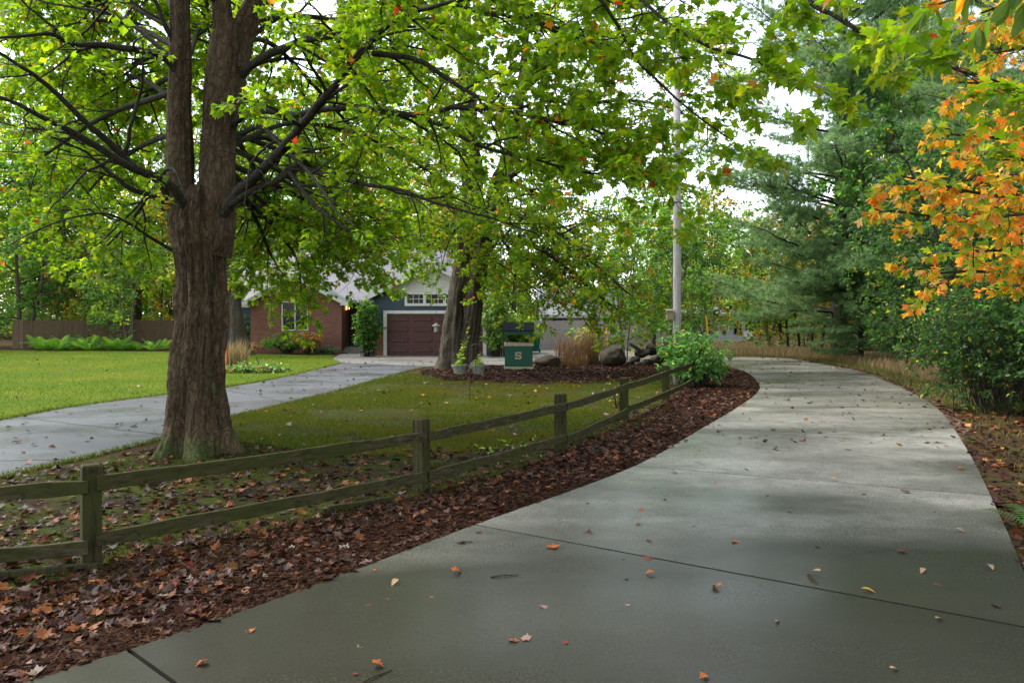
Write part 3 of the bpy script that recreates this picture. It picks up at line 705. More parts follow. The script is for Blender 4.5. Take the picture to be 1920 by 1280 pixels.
# ------------------------------------------------------------------ board fences and neighbours
def board_fence(name, label, pts, h, mat, post_mat, bw=.14, seed=1, postgap=2.4):
    f = thing(name, label, 'fence', (pts[0][0], pts[0][1], 0)); O = np.array(f.location); r = np.random.default_rng(seed)
    m = MB(O); pm = []
    for a, b in zip(pts[:-1], pts[1:]):
        a = np.array(a); b = np.array(b); L = np.linalg.norm(b - a); d = (b - a) / L; n = V(-d[1], d[0]); k = int(L / bw)
        for i in range(k):
            p = a + d * (i + .5) * bw + n * r.normal() * .006; q0 = p - d * bw * .47; q1 = p + d * bw * .47; t = .02; hh = h + r.normal() * .015
            vs = [(*(q + n * s_ * t / 2), z) for z in (.02, hh) for q, s_ in ((q0, -1), (q1, -1), (q1, 1), (q0, 1))]
            m.add(vs, [(0, 1, 2, 3), (4, 5, 6, 7), (0, 1, 5, 4), (1, 2, 6, 5), (2, 3, 7, 6), (3, 0, 4, 7)])
        for i in range(int(L / postgap) + 1):
            p = a + d * i * postgap + n * .08; pm.append(p)
    m.build('board_panel', mat, f)
    for p in pm:
        MB(O).box(p[0] - .05, p[0] + .05, p[1] - .03, p[1] + .06, 0, h + .02).build('post', post_mat, f)
    return f
def boards_mat(name, c1, c2, c3):
    t = NT(name); v = t.obj((7, 7, .5)); n = t.noise(v, 1.0, 4, .8); n2 = t.noise(t.obj((9, 9, 1)), 5, 4, .6)
    c = t.mix(.4, t.ramp(n, [(.3, c1), (.7, c2)]), t.ramp(n2, [(.3, c1), (.75, c3)])); t.bsdf(c, .85, None, .2); return t.m
M_FB = boards_mat('brown_boards', (.05, .032, .018), (.115, .075, .038), (.14, .10, .055)); M_FG = boards_mat('grey_boards', (.30, .255, .23), (.48, .42, .39), (.54, .48, .45))
xl = lambda px, D: (px - 960) / F * D
board_fence('board_fence', 'tall brown board fence behind the fern bed beyond the left lawn', [(xl(24, 47.5), 47.5), (xl(46, 46.8), 46.8), (xl(170, 47.5), 47.5), (xl(330, 48.2), 48.2), (xl(440, 49), 49)], 1.75, M_FB, M_FB, seed=4)
board_fence('board_fence', 'weathered grey board fence beside the garage behind the wishing well', [(xl(915, 46), 46), (xl(1010, 46), 46), (xl(1215, 46.4), 46.4)], 1.72, M_FG, M_FG, seed=6)
# pale neighbour's building behind the grey fence
def barn(name, label, x0, x1, y0, y1, e, r_, wall, roof):
    o = thing(name, label, 'building', ((x0 + x1) / 2, y0, 0)); O = np.array(o.location); ym = (y0 + y1) / 2
    MB(O).box(x0, x1, y0, y1, 0, e).build('wall', wall, o)
    MB(O).prism([(y0 - .4, e - .05), (ym, r_), (ym, r_ + .12), (y0 - .4, e + .09)], x0 - .3, x1 + .3, 'x').build('roof', roof, o)
    MB(O).prism([(y1 + .4, e - .05), (ym + .003, r_), (ym + .003, r_ + .12), (y1 + .4, e + .09)], x0 - .3, x1 + .3, 'x').build('roof', roof, o)
    MB(O).box(x0 - .32, x1 + .32, y0 - .46, y0 - .405, e - .12, e + .06).build('fascia', M_WHITE, o)
    return o, O
M_PALEROOF = shingle_mat('pale_shingle', (.27, .265, .29), (.22, .215, .24)); M_PALEWALL = simple('pale_wall', (.60, .58, .62), .7, 3, .08, 0)
o, O = barn('outbuilding', 'pale grey roofed outbuilding showing above the weathered grey board fence', 2.2, 11.5, 56, 63, 1.98, 4.0, M_PALEWALL, M_PALEROOF)
for x in (2.6, 6.2): MB(O).box(x, x + 1.3, 55.94, 55.998, 1.2, 1.8).build('window', M_GLASS, o)
o, O = barn('white_barn', 'white walled building behind the shrubs where the drive bends out of sight', 13.2, 18.3, 62, 70, 2.1, 2.7, M_PALEWALL, M_PALEROOF)
for k, px in enumerate((1377, 1386)): MB(O).box(xl(px, 61.9), xl(px + 5, 61.9), 61.93, 61.998, .55, 1.35).build('window', M_GLASS, o)
# ------------------------------------------------------------------ yard things
M_GREENP = simple('green_paint', (.012, .085, .055), .5, 6, .2, .1, stretch=(6, 6, 1)); M_CREAM = simple('cream_wood', (.42, .36, .24), .7, 10, .2, .1)
M_WROOF = simple('dark_roof', (.018, .019, .022), .85, 12, .3, .2, spec=.12); M_TEAL = simple('teal_plastic', (.01, .17, .12), .4, 3, .12, 0)
M_POT = simple('grey_pot', (.20, .19, .155), .7, 8, .2, .1); M_RUST = simple('rusty_post', (.36, .10, .035), .8, 6, .35, .2); M_LANT = simple('cream_lantern', (.5, .48, .38), .5, 10, .15, .1)
M_CLEAR = simple('lantern_glass', (.32, .34, .28), .15, 3, .2, 0, spec=.7); M_POLE = wood_mat('grey_pole', (.26, .235, .225), (.46, .42, .405), .05, 'z'); M_YEL = simple('yellow_plastic', (.55, .27, .02), .5, 5, .1, 0)
M_STONE = simple('boulder_stone', (.045, .034, .017), .85, 3, .5, .5); M_STONE2 = simple('dark_stone', (.024, .019, .012), .85, 4, .5, .5); M_SLATE = simple('slate', (.06, .06, .07), .5, 5, .3, .3)
M_BIRD = simple('pale_pine_box', (.26, .21, .12), .7, 8, .2, .1)

# wishing well
WX, WY = gx(972.5, 29.6), 29.6; WO = np.array((WX, WY, .026)); well = thing('wishing_well', 'dark green wooden wishing well with cream S letter and shingled roof', 'wishing well', WO)
q = 29.6 / F; hw = 26 * q; hd = .42; z0 = .026
zc = CH - (648 - HZ) * q; zt = CH - (642.5 - HZ) * q
MB(WO).box(WX - hw - .03, WX + hw + .03, WY - hd - .03, WY + hd + .03, z0, z0 + .09).build('base', M_CREAM, well, .006)
bb = MB(WO); npl = 10
for k in range(npl):
    a = WX - hw + 2 * hw * k / npl; b = a + 2 * hw / npl - .004
    bb.box(a, b, WY - hd, WY - hd + .03, z0 + .092, zc).box(a, b, WY + hd - .03, WY + hd, z0 + .092, zc)
bb.box(WX - hw, WX - hw + .03, WY - hd + .031, WY + hd - .031, z0 + .092, zc).box(WX + hw - .034, WX + hw - .004, WY - hd + .031, WY + hd - .031, z0 + .092, zc)
bb.box(WX - hw + .031, WX + hw - .035, WY - hd + .031, WY + hd - .031, z0 + .094, zc - .1)
bb.build('box', M_GREENP, well)
MB(WO).box(WX - hw - .03, WX + hw + .03, WY - hd - .03, WY - hd + .08, zc + .002, zt).box(WX - hw - .03, WX + hw + .03, WY + hd - .08, WY + hd + .03, zc + .002, zt).box(WX - hw - .03, WX - hw + .08, WY - hd + .081, WY + hd - .081, zc + .002, zt).box(WX + hw - .08, WX + hw + .03, WY - hd + .081, WY + hd - .081, zc + .002, zt).build('rim', M_CREAM, well, .004)
zr0, zr1 = CH - (621 - HZ) * q, CH - (605.5 - HZ) * q
for sx_ in (-1, 1): MB(WO).box(WX + sx_ * 22 * q - .03, WX + sx_ * 22 * q + .03, WY - .04, WY + .04, zt - .2, zr1 - .06).build('post', M_GREENP, well)
rw = 29 * q
for sg in (-1, 1):
    MB(WO).prism([(WY + sg * .52, zr0), (WY, zr1), (WY, zr1 + .03), (WY + sg * .52, zr0 + .035)], WX - rw, WX + rw, 'x').build('roof', M_WROOF, well)
    MB(WO).box(WX - rw + .03, WX + rw - .03, WY + sg * .50 - .02, WY + sg * .50 + .02, zr0 - .1, zr0 - .008).build('fascia', M_GREENP, well)
MB(WO).tube([(WX - 26 * q, WY, CH - (626 - HZ) * q), (WX + 27 * q, WY, CH - (626 - HZ) * q)], .018, 8).tube([(WX + 27 * q, WY, CH - (626 - HZ) * q), (WX + 27 * q, WY - .12, CH - (632 - HZ) * q)], .014, 6).build('crank_rod', M_BLACK, well)
BX = gx(988, WY); zbk = CH - (636 - HZ) * q
bk = MB(WO).lathe([(.065, zbk - .12), (.085, zbk), (.092, zbk), (.08, zbk - .01)], (BX, WY, 0), 14).build('bucket', M_BLACK, well)
MB(WO).tube([(BX - .08, WY, zbk), (BX - .06, WY, zbk + .1), (BX, WY, zbk + .17), (BX + .06, WY, zbk + .1), (BX + .08, WY, zbk)], .008, 5).build('handle', M_BLACK, bk)
S_OUT = [(.8, 7), (5, 7), (5, 4.9), (3.9, 4.9), (3.6, 5.6), (1.5, 5.6), (1.5, 4.25), (4.2, 4.25), (5, 3.45), (5, .8), (4.2, 0), (0, 0), (0, 2.1), (1.1, 2.1), (1.4, 1.4), (3.5, 1.4), (3.5, 2.8), (.8, 2.8), (0, 3.6), (0, 6.2)]
sw, sh_ = 12 * q / 5, 13.2 * q / 7; sx0 = gx(965.5, WY); sz0 = CH - (672 - HZ) * q
MB(WO).prism([(sx0 + x * sw, sz0 + z * sh_) for x, z in S_OUT], WY - hd - .022, WY - hd - .003).build('letter', M_CREAM, well)

# wheeled bin
BNX, BNY = gx(1004, 42.5), 42.5; bo = thing('wheeled_bin', 'teal green wheeled rubbish bin beside the wishing well and grey fence', 'bin', (BNX, BNY, .022)); O = np.array(bo.location)
vs = [(BNX + a * x, BNY + b * y, z) for z, x, y in ((.1, .19, .22), (.93, .26, .30)) for a, b in ((-1, -1), (1, -1), (1, 1), (-1, 1))]
MB(O).add(vs, [(3, 2, 1, 0), (4, 5, 6, 7), (0, 1, 5, 4), (1, 2, 6, 5), (2, 3, 7, 6), (3, 0, 4, 7)]).build('body', M_TEAL, bo, .015)
MB(O).prism([(BNY - .34, .935), (BNY + .34, .935), (BNY + .34, 1.0), (BNY, 1.07), (BNY - .34, 1.01)], BNX - .29, BNX + .29, 'x').build('lid', M_TEAL, bo, .012)
for s_ in (-1, 1):
    m = MB(O); m.tube([(BNX + s_ * .2, BNY + .26, .12), (BNX + s_ * .27, BNY + .26, .12)], .11, 14).build('wheel', M_BLACK, bo)
MB(O).tube([(BNX - .2, BNY + .38, .98), (BNX + .2, BNY + .38, .98)], .02, 8).build('handle', M_TEAL, bo)

# planters with tall weeds
def planter(px, label, tall, seed):
    D = 26.6; x, y = gx(px, D), D; o = thing('planter', label, 'planter', (x, y, .026)); O = np.array(o.location); zb_ = .026
    MB(O).lathe([(.14, zb_), (.17, zb_), (.245, zb_ + .27), (.275, zb_ + .27), (.28, zb_ + .33), (.25, zb_ + .33), (.235, zb_ + .28)], (x, y, 0), 24).build('pot', M_POT, o)
    MB(O).lathe([(.22, zb_ + .24), (.235, zb_ + .29)], (x, y, 0), 16).build('soil', M_SOIL, o)
    r = np.random.default_rng(seed); segs = []; P_, F_, N_, S_ = [], [], [], []
    for k in range(5):
        h = r.uniform(.25, .5) if not (tall and k < 2) else (1.75, 1.1)[k]
        p, rr = poly(r, (r.normal() * .08, r.normal() * .08, .29), V(r.normal() * .12, r.normal() * .12, 1), h, 10, .05, .02, .009, .003); segs.append((p, rr))
        n = int(h * 26)
        for t in r.uniform(.1, 1, n):
            i = int(t * 8.99); a = r.uniform(0, 6.28); P_.append(p[i] + (p[i + 1] - p[i]) * r.uniform()); F_.append((math.cos(a), math.sin(a), r.uniform(-.2, .8))); S_.append(r.uniform(.08, .2) * (1.25 - .7 * t))
    for k in range(60):
        a = r.uniform(0, 6.28); P_.append((math.cos(a) * r.uniform(0, .2), math.sin(a) * r.uniform(0, .2), .3)); F_.append((math.cos(a), math.sin(a), r.uniform(.2, 1))); S_.append(r.uniform(.05, .12))
    link('stem', tubes_mesh('stem', segs, STEM), o)
    n = len(P_); link('foliage', leaf_mesh('foliage', T_ELLIPSE, np.array(P_), np.array(F_), V(0, 0, 1) + r.normal(size=(n, 3)) * .4, np.array(S_), palette(r, n, [(3, (.13, .22, .03)), (2, (.2, .26, .035))]), rng=r), o)
planter(862, 'grey pot with a tall yellow green stalk beside the second maple trunk', True, 11)
planter(897, 'grey pot of low weeds beside the black shepherd hook', False, 12)

def hook(px, py, top, wdt, label, seed):
    g = G(px, py); D = g[1]; o = thing('shepherd_hook', label, 'plant hook', (g[0], D, .008)); O = np.array(o.location); zt_ = CH - (top - HZ) / F * D; r_ = wdt / 2 * D / F
    p = [(g[0], D, .0), (g[0], D, zt_ - r_)] + [(g[0] + r_ - r_ * math.cos(a), D, zt_ - r_ + r_ * math.sin(a)) for a in np.linspace(.25, math.pi, 10)] + [(g[0] + 2 * r_, D, zt_ - r_ - .08), (g[0] + 2 * r_ + .04, D, zt_ - r_ - .12), (g[0] + 2 * r_ + .07, D, zt_ - r_ - .08)]
    MB(O).tube(p, .0095, 8).build('rod', M_BLACK, o, smooth=True)
    MB(O).tube([(g[0] - .1, D, .1), (g[0] + .1, D, .1)], .007, 6).build('foot_bar', M_BLACK, o)
hook(881, 748, 645, 22, 'black iron shepherd hook standing in the shady lawn in front of the planters', 1)
hook(892, 716, 641, 24, 'second black iron hook standing between the two planters', 2)

# hanging feeder lantern
FD = 26.5; fx_, fz_ = gx(818, FD), CH - (616 - HZ) / F * FD
fo = thing('bird_feeder', 'small grey hanging bird feeder lantern in front of the garage door', 'bird feeder', (fx_, FD, fz_)); O = np.array(fo.location)
MB(O).lathe([(.016, fz_ + .20), (.04, fz_ + .17), (.143, fz_ + .098), (.146, fz_ + .085), (.026, fz_ + .086)], (fx_, FD, 0), 16).build('roof', M_POT, fo)
MB(O).lathe([(.065, fz_ - .09), (.078, fz_ + .084)], (fx_, FD, 0), 12).build('glass', M_CLEAR, fo)
MB(O).lathe([(.085, fz_ - .117), (.091, fz_ - .092)], (fx_, FD, 0), 12).build('tray', M_POT, fo)
for a in range(4):
    c, s_ = math.cos(a * 1.571 + .5) * .081, math.sin(a * 1.571 + .5) * .081
    MB(O).tube([(fx_ + c, FD + s_, fz_ - .092), (fx_ + c, FD + s_, fz_ + .084)], .005, 5).build('strut', M_BLACK, fo)
MB(O).tube([(fx_, FD, fz_ + .195), (fx_, FD, CH - (452 - HZ) / F * FD)], .005, 4).build('wire', M_BLACK, fo)

# lamp post
LXp, LYp = gx(425, 29.3), 29.3; lo = thing('lamp_post', 'rusty orange lamp post topped by a cream lantern beside dry grass', 'lamp post', (LXp, LYp, .004)); O = np.array(lo.location); lq = 29.3 / F
lz = lambda py: CH - (py - HZ) * lq
MB(O).lathe([(.075, 0), (.07, .05), (.05, .1), (.048, lz(622))], (LXp, LYp, 0), 14).build('post', M_RUST, lo, smooth=True)
MB(O).lathe([(.04, lz(622)), (.035, lz(617)), (.06, lz(615.5)), (.09, lz(614.5))], (LXp, LYp, 0), 14).build('collar', M_LANT, lo)
lan = MB(O).lathe([(.075, lz(614.3)), (.115, lz(606)), (.10, lz(600.5))], (LXp, LYp, 0), 8).build('lantern_glass', M_CLEAR, lo)
for a in range(8):
    an = 2 * math.pi * a / 8; MB(O).tube([(LXp + math.cos(an) * r_, LYp + math.sin(an) * r_, z) for r_, z in ((.078, lz(614.3)), (.119, lz(606)), (.104, lz(600.5)))], .009, 5).build('bar', M_LANT, lan)
MB(O).lathe([(.125, lz(600.4)), (.12, lz(599.5)), (.08, lz(596)), (.03, lz(594.5)), (.035, lz(593)), (.008, lz(589.5))], (LXp, LYp, 0), 14).build('cap', M_LANT, lo, smooth=True)

# utility pole with nest box and guy guard
UX, UY = gx(1269.5, 23), 23.0; uo = thing('utility_pole', 'bare grey wooden utility pole rising from the shrub at the fence end', 'pole', (UX, UY, 0)); O = np.array(uo.location)
MB(O).lathe([(.125, 0), (.118, 2), (.105, 6), (.095, 10.5)], (UX, UY, 0), 20).build('pole', M_POLE, uo, smooth=True)
MB(O).lathe([(.112, 5.28), (.112, 5.31)], (UX, UY, 0), 20).build('band', M_BLACK, uo)
zn = CH - (591 - HZ) / F * 23; xn = gx(1255, 22.9)
no = thing('nest_box', 'pale wooden nest box fixed to the side of the utility pole', 'nest box', (xn, 22.9, zn)); O = np.array(no.location)
MB(O).box(xn - .085, xn + .085, 22.8, 22.98, zn - .13, zn + .12).build('box', M_BIRD, no, .004)
MB(O).prism([(22.74, zn + .125), (23.0, zn + .16), (23.0, zn + .18), (22.74, zn + .145)], xn - .11, xn + .11, 'x').build('lid', M_BIRD, no)
MB(O).tube([(xn - .14, 22.87, zn + .07), (xn - .085, 22.87, zn + .07)], .04, 10).build('entrance_tube', M_STEP, no)
MB(O).box(xn + .086, UX - .1, 22.86, 22.96, zn - .05, zn + .08).build('bracket', M_BIRD, no)
ga, gb_ = P(1324.5, 592, 24.2), np.array((gx(1334, 24.2), 24.2, .02))
yo = thing('guy_guard', 'leaning yellow plastic guard over the guy wire behind the shrub', 'wire guard', gb_); O = np.array(gb_)
MB(O).tube([gb_, gb_ + (ga - gb_) * .5, ga], .028, 8).build('sleeve', M_YEL, yo)
MB(O).tube([ga, P(1271, 300, 23.1), ], .006, 5).build('wire', M_BLACK, yo)

# boulders and the rock pile
def boulder(name, label, c, r, mat, seed, group=None):
    import bmesh
    bm = bmesh.new(); bmesh.ops.create_icosphere(bm, subdivisions=4, radius=1); v = np.array([q.co[:] for q in bm.verts])
    o_ = np.random.default_rng(seed).uniform(-50, 50, 3); n = vnoise(v * 1.3 + o_) * .28 + vnoise(v * 3.1 + o_) * .1 + vnoise(v * 8 + o_) * .03
    v = v * (1 + n)[:, None]; pl = np.random.default_rng(seed + 9).normal(size=(5, 3)); pl = unit(pl)
    for q in pl:
        d = v @ q; v = v - np.maximum(d - .78, 0)[:, None] * q * .85
    v = v * np.array(r)
    for q, c_ in zip(bm.verts, v): q.co = c_
    me = bpy.data.meshes.new(name); bm.to_mesh(me); bm.free(); me.materials.append(mat); me.shade_smooth()
    o = link(name, me, None, c); o.rotation_euler = (0, 0, seed * 1.3); return tag(o, label, 'rock', group)
boulder('boulder', 'large mossy brown boulder left of the rock pile on the mulch bed', (gx(1153, 31.2), 31.2, .33), (.56, .45, .42), M_STONE, 1)
boulder('boulder', 'low brown boulder just right of the wishing well', (gx(1026, 31), 31, .17), (.52, .4, .30), M_STONE, 2)
boulder('boulder', 'rounded boulder behind the planters beside the second maple', (gx(895, 28.4), 28.4, .14), (.32, .3, .26), M_STONE, 3)
rp = [(1190, 676, .24, 4), (1212, 680, .2, 5), (1228, 676, .26, 6), (1204, 662, .28, 7), (1222, 655, .3, 8), (1240, 666, .24, 9), (1246, 682, .2, 10), (1196, 690, .14, 12), (1233, 690, .16, 13), (1250, 650, .26, 15), (1178, 688, .13, 16)]
for px, py, r_, sd_ in rp:
    D = 31.6 + (sd_ % 3) * .25; z = CH - (py - HZ) / F * D; boulder('rock', 'dark mossy rock in the pile of stones behind the fence end', (gx(px, D), D, max(z, r_ * .5)), (r_, r_ * .9, r_ * .75), M_STONE2, sd_, 'rocks in the stone pile')
sl_ = MB((gx(1190, 31.1), 31.1, .72)); sx1, sx2 = gx(1179, 31.1), gx(1206, 31.1)
sl_.add([(sx1, 30.9, .98), (sx2, 30.85, .66), (sx2 - .05, 31.5, .60), (sx1 + .05, 31.6, .95), (sx1 + .02, 30.92, .86), (sx2 - .02, 30.9, .55), (sx2 - .06, 31.45, .5), (sx1 + .06, 31.55, .85)], [(0, 1, 2, 3), (7, 6, 5, 4), (0, 4, 5, 1), (1, 5, 6, 2), (2, 6, 7, 3), (3, 7, 4, 0)])
tag(sl_.build('slate_slab', M_SLATE, None, .02, loc=(gx(1190, 31.1), 31.1, .72)), 'dark flat slab of slate tilted on top of the rock pile', 'rock')

# garden chairs far behind the bend
def chair(px, label, D=55.5, rz=0):
    o = thing('garden_chair', label, 'chair', (gx(px, D), D, 0), rz=rz)
    for sx_ in (-.26, .26):
        MB().box(sx_ - .03, sx_ + .03, -.35, -.29, 0, .56).build('leg', M_WHITE, o); MB().box(sx_ - .03, sx_ + .03, .25, .31, 0, .5).build('leg', M_WHITE, o)
        MB().box(sx_ - .06, sx_ + .06, -.4, .3, .562, .59).build('armrest', M_WHITE, o)
    MB().beam((0, -.35, .38), (0, .25, .26), .5, .03).build('seat', M_WHITE, o)
    b = MB()
    for k in range(5): b.beam((-.22 + k * .11, .2, .26), (-.24 + k * .12, .5, 1.0 - .05 * abs(k - 2)), .085, .02, (0, -1, .3))
    b.build('backrest', M_WHITE, o)
    return o
chair(1406, 'white slatted garden chair on the far lawn beyond the bend'); 
# low things round the house
for px, py, k in ((612, 661, 'solar path light with a silver cap nearest the brick wall window'), (629, 663, 'solar path light with a silver cap at the corner of the front walk')):
    g = G(px, py); o = thing('path_light', k, 'path light', (g[0], g[1], .01)); O = np.array(o.location)
    MB(O).tube([(g[0], g[1], 0), (g[0], g[1], .26)], .012, 6).build('stake', M_BLACK, o)
    MB(O).lathe([(.05, .26), (.055, .32), (.085, .325), (.02, .36)], (g[0], g[1], 0), 12).build('lamp_head', M_CLEAR, o)
g = G(486, 691); so_ = thing('garden_stake', 'leaning dark green garden stake at the flower bed edge', 'stake', (g[0], g[1], 0)); O = np.array(so_.location)
MB(O).tube([(g[0] + .05, g[1], 0), (g[0] - .1, g[1], .42)], .018, 6).build('rod', M_GREENP, so_)
MB(O).tube([(g[0] - .1, g[1], .42), (g[0] - .11, g[1], .46)], .022, 6).build('tip', M_GREENP, so_)

# ------------------------------------------------------------------ blades and tufts
def blades(name, pts, h, w, lean, pal, mat, rng, z=.0, seg=1, jitter=.2, patch=None):
    N = len(pts); a = rng.uniform(0, 6.28, N); l = rng.uniform(.1, 1, N) * lean; H = h * rng.uniform(.5, 1.25, N); b = rng.uniform(0, 6.28, N)
    base = np.column_stack([pts, np.full(N, z) if np.isscalar(z) else z]); sd_ = np.column_stack([np.cos(a), np.sin(a), np.zeros(N)]) * (w / 2) * rng.uniform(.7, 1.3, (N, 1)); ln = np.column_stack([np.cos(b), np.sin(b), np.zeros(N)]) * (l * H)[:, None]
    up = np.column_stack([np.zeros(N), np.zeros(N), H])
    if seg == 1:
        v = np.stack([base - sd_, base + sd_, base + up + ln], 1); f = np.array([(0, 1, 2)])
    else:
        m = base + up * .55 + ln * .3
        v = np.stack([base - sd_, base + sd_, m - sd_ * .7, m + sd_ * .7, base + up * .96 + ln], 1); f = np.array([(0, 1, 3), (0, 3, 2), (2, 3, 4)])
    k = v.shape[1]; fs = (f[None] + (np.arange(N) * k)[:, None, None]).reshape(-1, 3); C_ = palette(rng, N, pal, jitter)
    if patch is not None:
        z_ = np.zeros(N); m_ = np.clip(vnoise(np.column_stack([pts * V(.16, .3), z_])) * .9 + vnoise(np.column_stack([pts * V(.5, .9), z_ + 4])) * .6 + vnoise(np.column_stack([pts * 2.2, z_ + 9])) * .35 + .25, 0, 1)[:, None]; C_ = C_ * (1 - .75 * m_) + np.array(patch) * .75 * m_
    return mesh_arrays(name, v.reshape(-1, 3), fs, mat, np.repeat(C_, k, 0), smooth=False)
GP = [(4, (.065, .125, .010)), (3, (.10, .165, .013)), (2, (.16, .20, .016)), (.6, (.22, .20, .045))]
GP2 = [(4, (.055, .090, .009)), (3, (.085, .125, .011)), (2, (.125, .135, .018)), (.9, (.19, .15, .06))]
rng = np.random.default_rng(21)
def clump_keep(p, sc_, thr, rng):
    n = vnoise(np.column_stack([p * sc_, np.zeros(len(p))])) * .6 + vnoise(np.column_stack([p * sc_ * 2.7, np.ones(len(p))])) * .4
    return p[n + rng.normal(size=len(p)) * .18 > thr]
pl = scatter(rng, 190000, lawn_far, near=14, power=1.2); pl = pl[(pl[:, 1] > 9)]
tag(link('grass', blades('grass', pl, .055, .016, .8, GP, GRASS, rng, .004, patch=(.20, .19, .028))), kind='stuff')
pc = clump_keep(scatter(rng, 200000, LC, near=12, power=.9), .8, -.12, rng)
tag(link('grass', blades('grass', pc, .06, .011, .9, GP2, GRASS, rng, .008, patch=(.15, .135, .022))), kind='stuff')
pm = clump_keep(scatter(rng, 70000, MOSS), .7, .12, rng)
tag(link('grass', blades('grass', pm, .045, .009, 1.0, [(3, (.045, .06, .010)), (2, (.07, .09, .012)), (1, (.10, .08, .03))], GRASS, rng, .012)), kind='stuff')
# ragged grass lip along the side drive
edge = np.vstack([spline([tuple(p) for p in LD_L[2:11]], 4000) + np.random.default_rng(2).normal(size=(4000, 2)) * .05, spline([tuple(p) for p in LD_U[2:9]], 4000) + np.random.default_rng(3).normal(size=(4000, 2)) * .05])
tag(link('edge_grass', blades('edge_grass', edge, .07, .012, 1.1, GP2, GRASS, rng, .01)), kind='stuff')
# tall dry grass on the far verge
o_r = SR[NS * 7:NS * 13]
dry = [tuple(p + sgn * V(.3, 0)) for p in o_r]
def off(arr, d): 
    t = unit(np.gradient(arr, axis=0)); return arr + np.stack([t[:, 1], -t[:, 0]], 1) * d
no_ = off(o_r, 1.0); dirn = 1 if np.mean(np.linalg.norm(no_ - SL[NS * 7:NS * 13], axis=1)) > np.mean(np.linalg.norm(o_r - SL[NS * 7:NS * 13], axis=1)) else -1
o_d = SR[NS * 8 + 5:NS * 13]; DRYP = np.vstack([off(o_d, dirn * 1.0), off(o_d, dirn * 7.0)[::-1]])
DG = [(3, (.40, .29, .16)), (3, (.48, .37, .22)), (1.4, (.30, .18, .10)), (1.3, (.22, .24, .05)), (.7, (.40, .24, .17))]
pd_ = clump_keep(scatter(rng, 26000, DRYP), .5, -.5, rng)
tag(link('dry_grass', blades('dry_grass', pd_, .42, .018, .5, DG, DRYGRASS, rng, .0, seg=2)), kind='stuff')
GE = np.vstack([off(o_r, dirn * .25), off(o_r, dirn * 2.0)[::-1]]); pe = scatter(rng, 12000, GE)
tag(link('verge_grass', blades('verge_grass', pe, .14, .016, .8, [(3, (.12, .16, .03)), (2, (.20, .19, .05)), (2, (.28, .2, .1))], DRYGRASS, rng, .01)), kind='stuff')
FAR = [(6, 40), (13, 39.5), (21, 47), (24, 58), (9, 58)]; pf = scatter(rng, 26000, FAR)
tag(link('dry_grass', blades('dry_grass', pf, .24, .03, .5, [(3, (.48, .37, .22)), (3, (.56, .45, .28)), (1.5, (.38, .25, .14))], DRYGRASS, rng, .0, seg=2)), kind='stuff')
NV = [tuple(p) for p in off(SR[NS * 5:NS * 8], dirn * .3)] + [tuple(p) for p in off(SR[NS * 5:NS * 8], dirn * 3.5)[::-1]]
pn = clump_keep(scatter(rng, 5000, NV), .6, .1, rng)
tag(link('verge_grass', blades('verge_grass', pn, .11, .012, .9, [(3, (.09, .13, .02)), (2, (.16, .16, .04)), (2, (.25, .17, .08))], DRYGRASS, rng, .01, seg=2)), kind='stuff')

# ------------------------------------------------------------------ leaf litter, chips
def litter(name, pts, z, size, rng, tmpl=T_MAPLE, pal=G_LITTER, lift=.012, tilt=.35, curl=.55):
    N = len(pts); a = rng.uniform(0, 6.28, N); fwd = np.column_stack([np.cos(a), np.sin(a), rng.normal(size=N) * tilt * .5]); nrm = V(0, 0, 1) + rng.normal(size=(N, 3)) * tilt
    nrm[rng.uniform(size=N) < .4] *= V(1, 1, 1)
    pos = np.column_stack([pts, z + lift * rng.uniform(.3, 2.2, N)])
    flip = rng.uniform(size=N) < .4
    v, f, c = leaves_geo(tmpl, pos, fwd, nrm, size * rng.uniform(.55, 1.2, N), palette(rng, N, pal, .3), curl=np.where(flip, -curl, curl * .6), fold=.3, rng=rng)
    v[:, 2] = np.maximum(v[:, 2], z + .002)
    return mesh_arrays(name, v, f, LITTER, c, smooth=False)
rng = np.random.default_rng(33)
far_l = scatter(rng, 14000, STRIP, near=5.0, power=1.6); 
far_l = far_l[(vnoise(np.column_stack([far_l * .9, far_l[:, :1] * 0])) + vnoise(np.column_stack([far_l * 2.6, far_l[:, :1] * 0 + 5])) * .5 + rng.normal(size=len(far_l)) * .3) > -.25]
def edge_fade(p, rng):      # fewer leaves right at the slab
    d = np.min(np.linalg.norm(p[:, None, :] - SL[None, ::3, :], axis=2), axis=1); return p[(rng.uniform(size=len(p)) < np.clip((d - .18 + np.maximum(p[:, 1] - 8, 0) * .05) / .8, .0, 1) ** 1.5 + .05)]
far_l = edge_fade(far_l, rng)
tag(link('leaf_litter', litter('leaf_litter', far_l, .018, .09, rng)), kind='stuff')
ml = scatter(rng, 4600, MOSS, near=5.5, power=1.3)
tag(link('leaf_litter', litter('leaf_litter', ml, .014, .095, rng)), kind='stuff')
vl = scatter(rng, 22000, VERGE, near=7.0, power=1.5)
tag(link('leaf_litter', litter('leaf_litter', vl, .012, .11, rng, pal=G_LITTER[:4] + [(1, (.4, .2, .05))])), kind='stuff')
il = scatter(rng, 2400, ISLE); tag(link('leaf_litter', litter('leaf_litter', il, .028, .085, rng)), kind='stuff')
ll = np.vstack([scatter(rng, 380, LC), scatter(rng, 260, [(-9, 9), (-9, 44), (-40, 44), (-16, 9)])])
tag(link('leaf_litter', litter('leaf_litter', ll, .035, .095, rng, pal=G_LITTER + [(1.2, (.36, .28, .25)), (1.5, (.4, .15, .03))])), kind='stuff')
dl = np.vstack([scatter(rng, 330, ld), scatter(rng, 160, APRON)]); tag(link('leaf_litter', litter('leaf_litter', dl, .024, .10, rng)), kind='stuff')
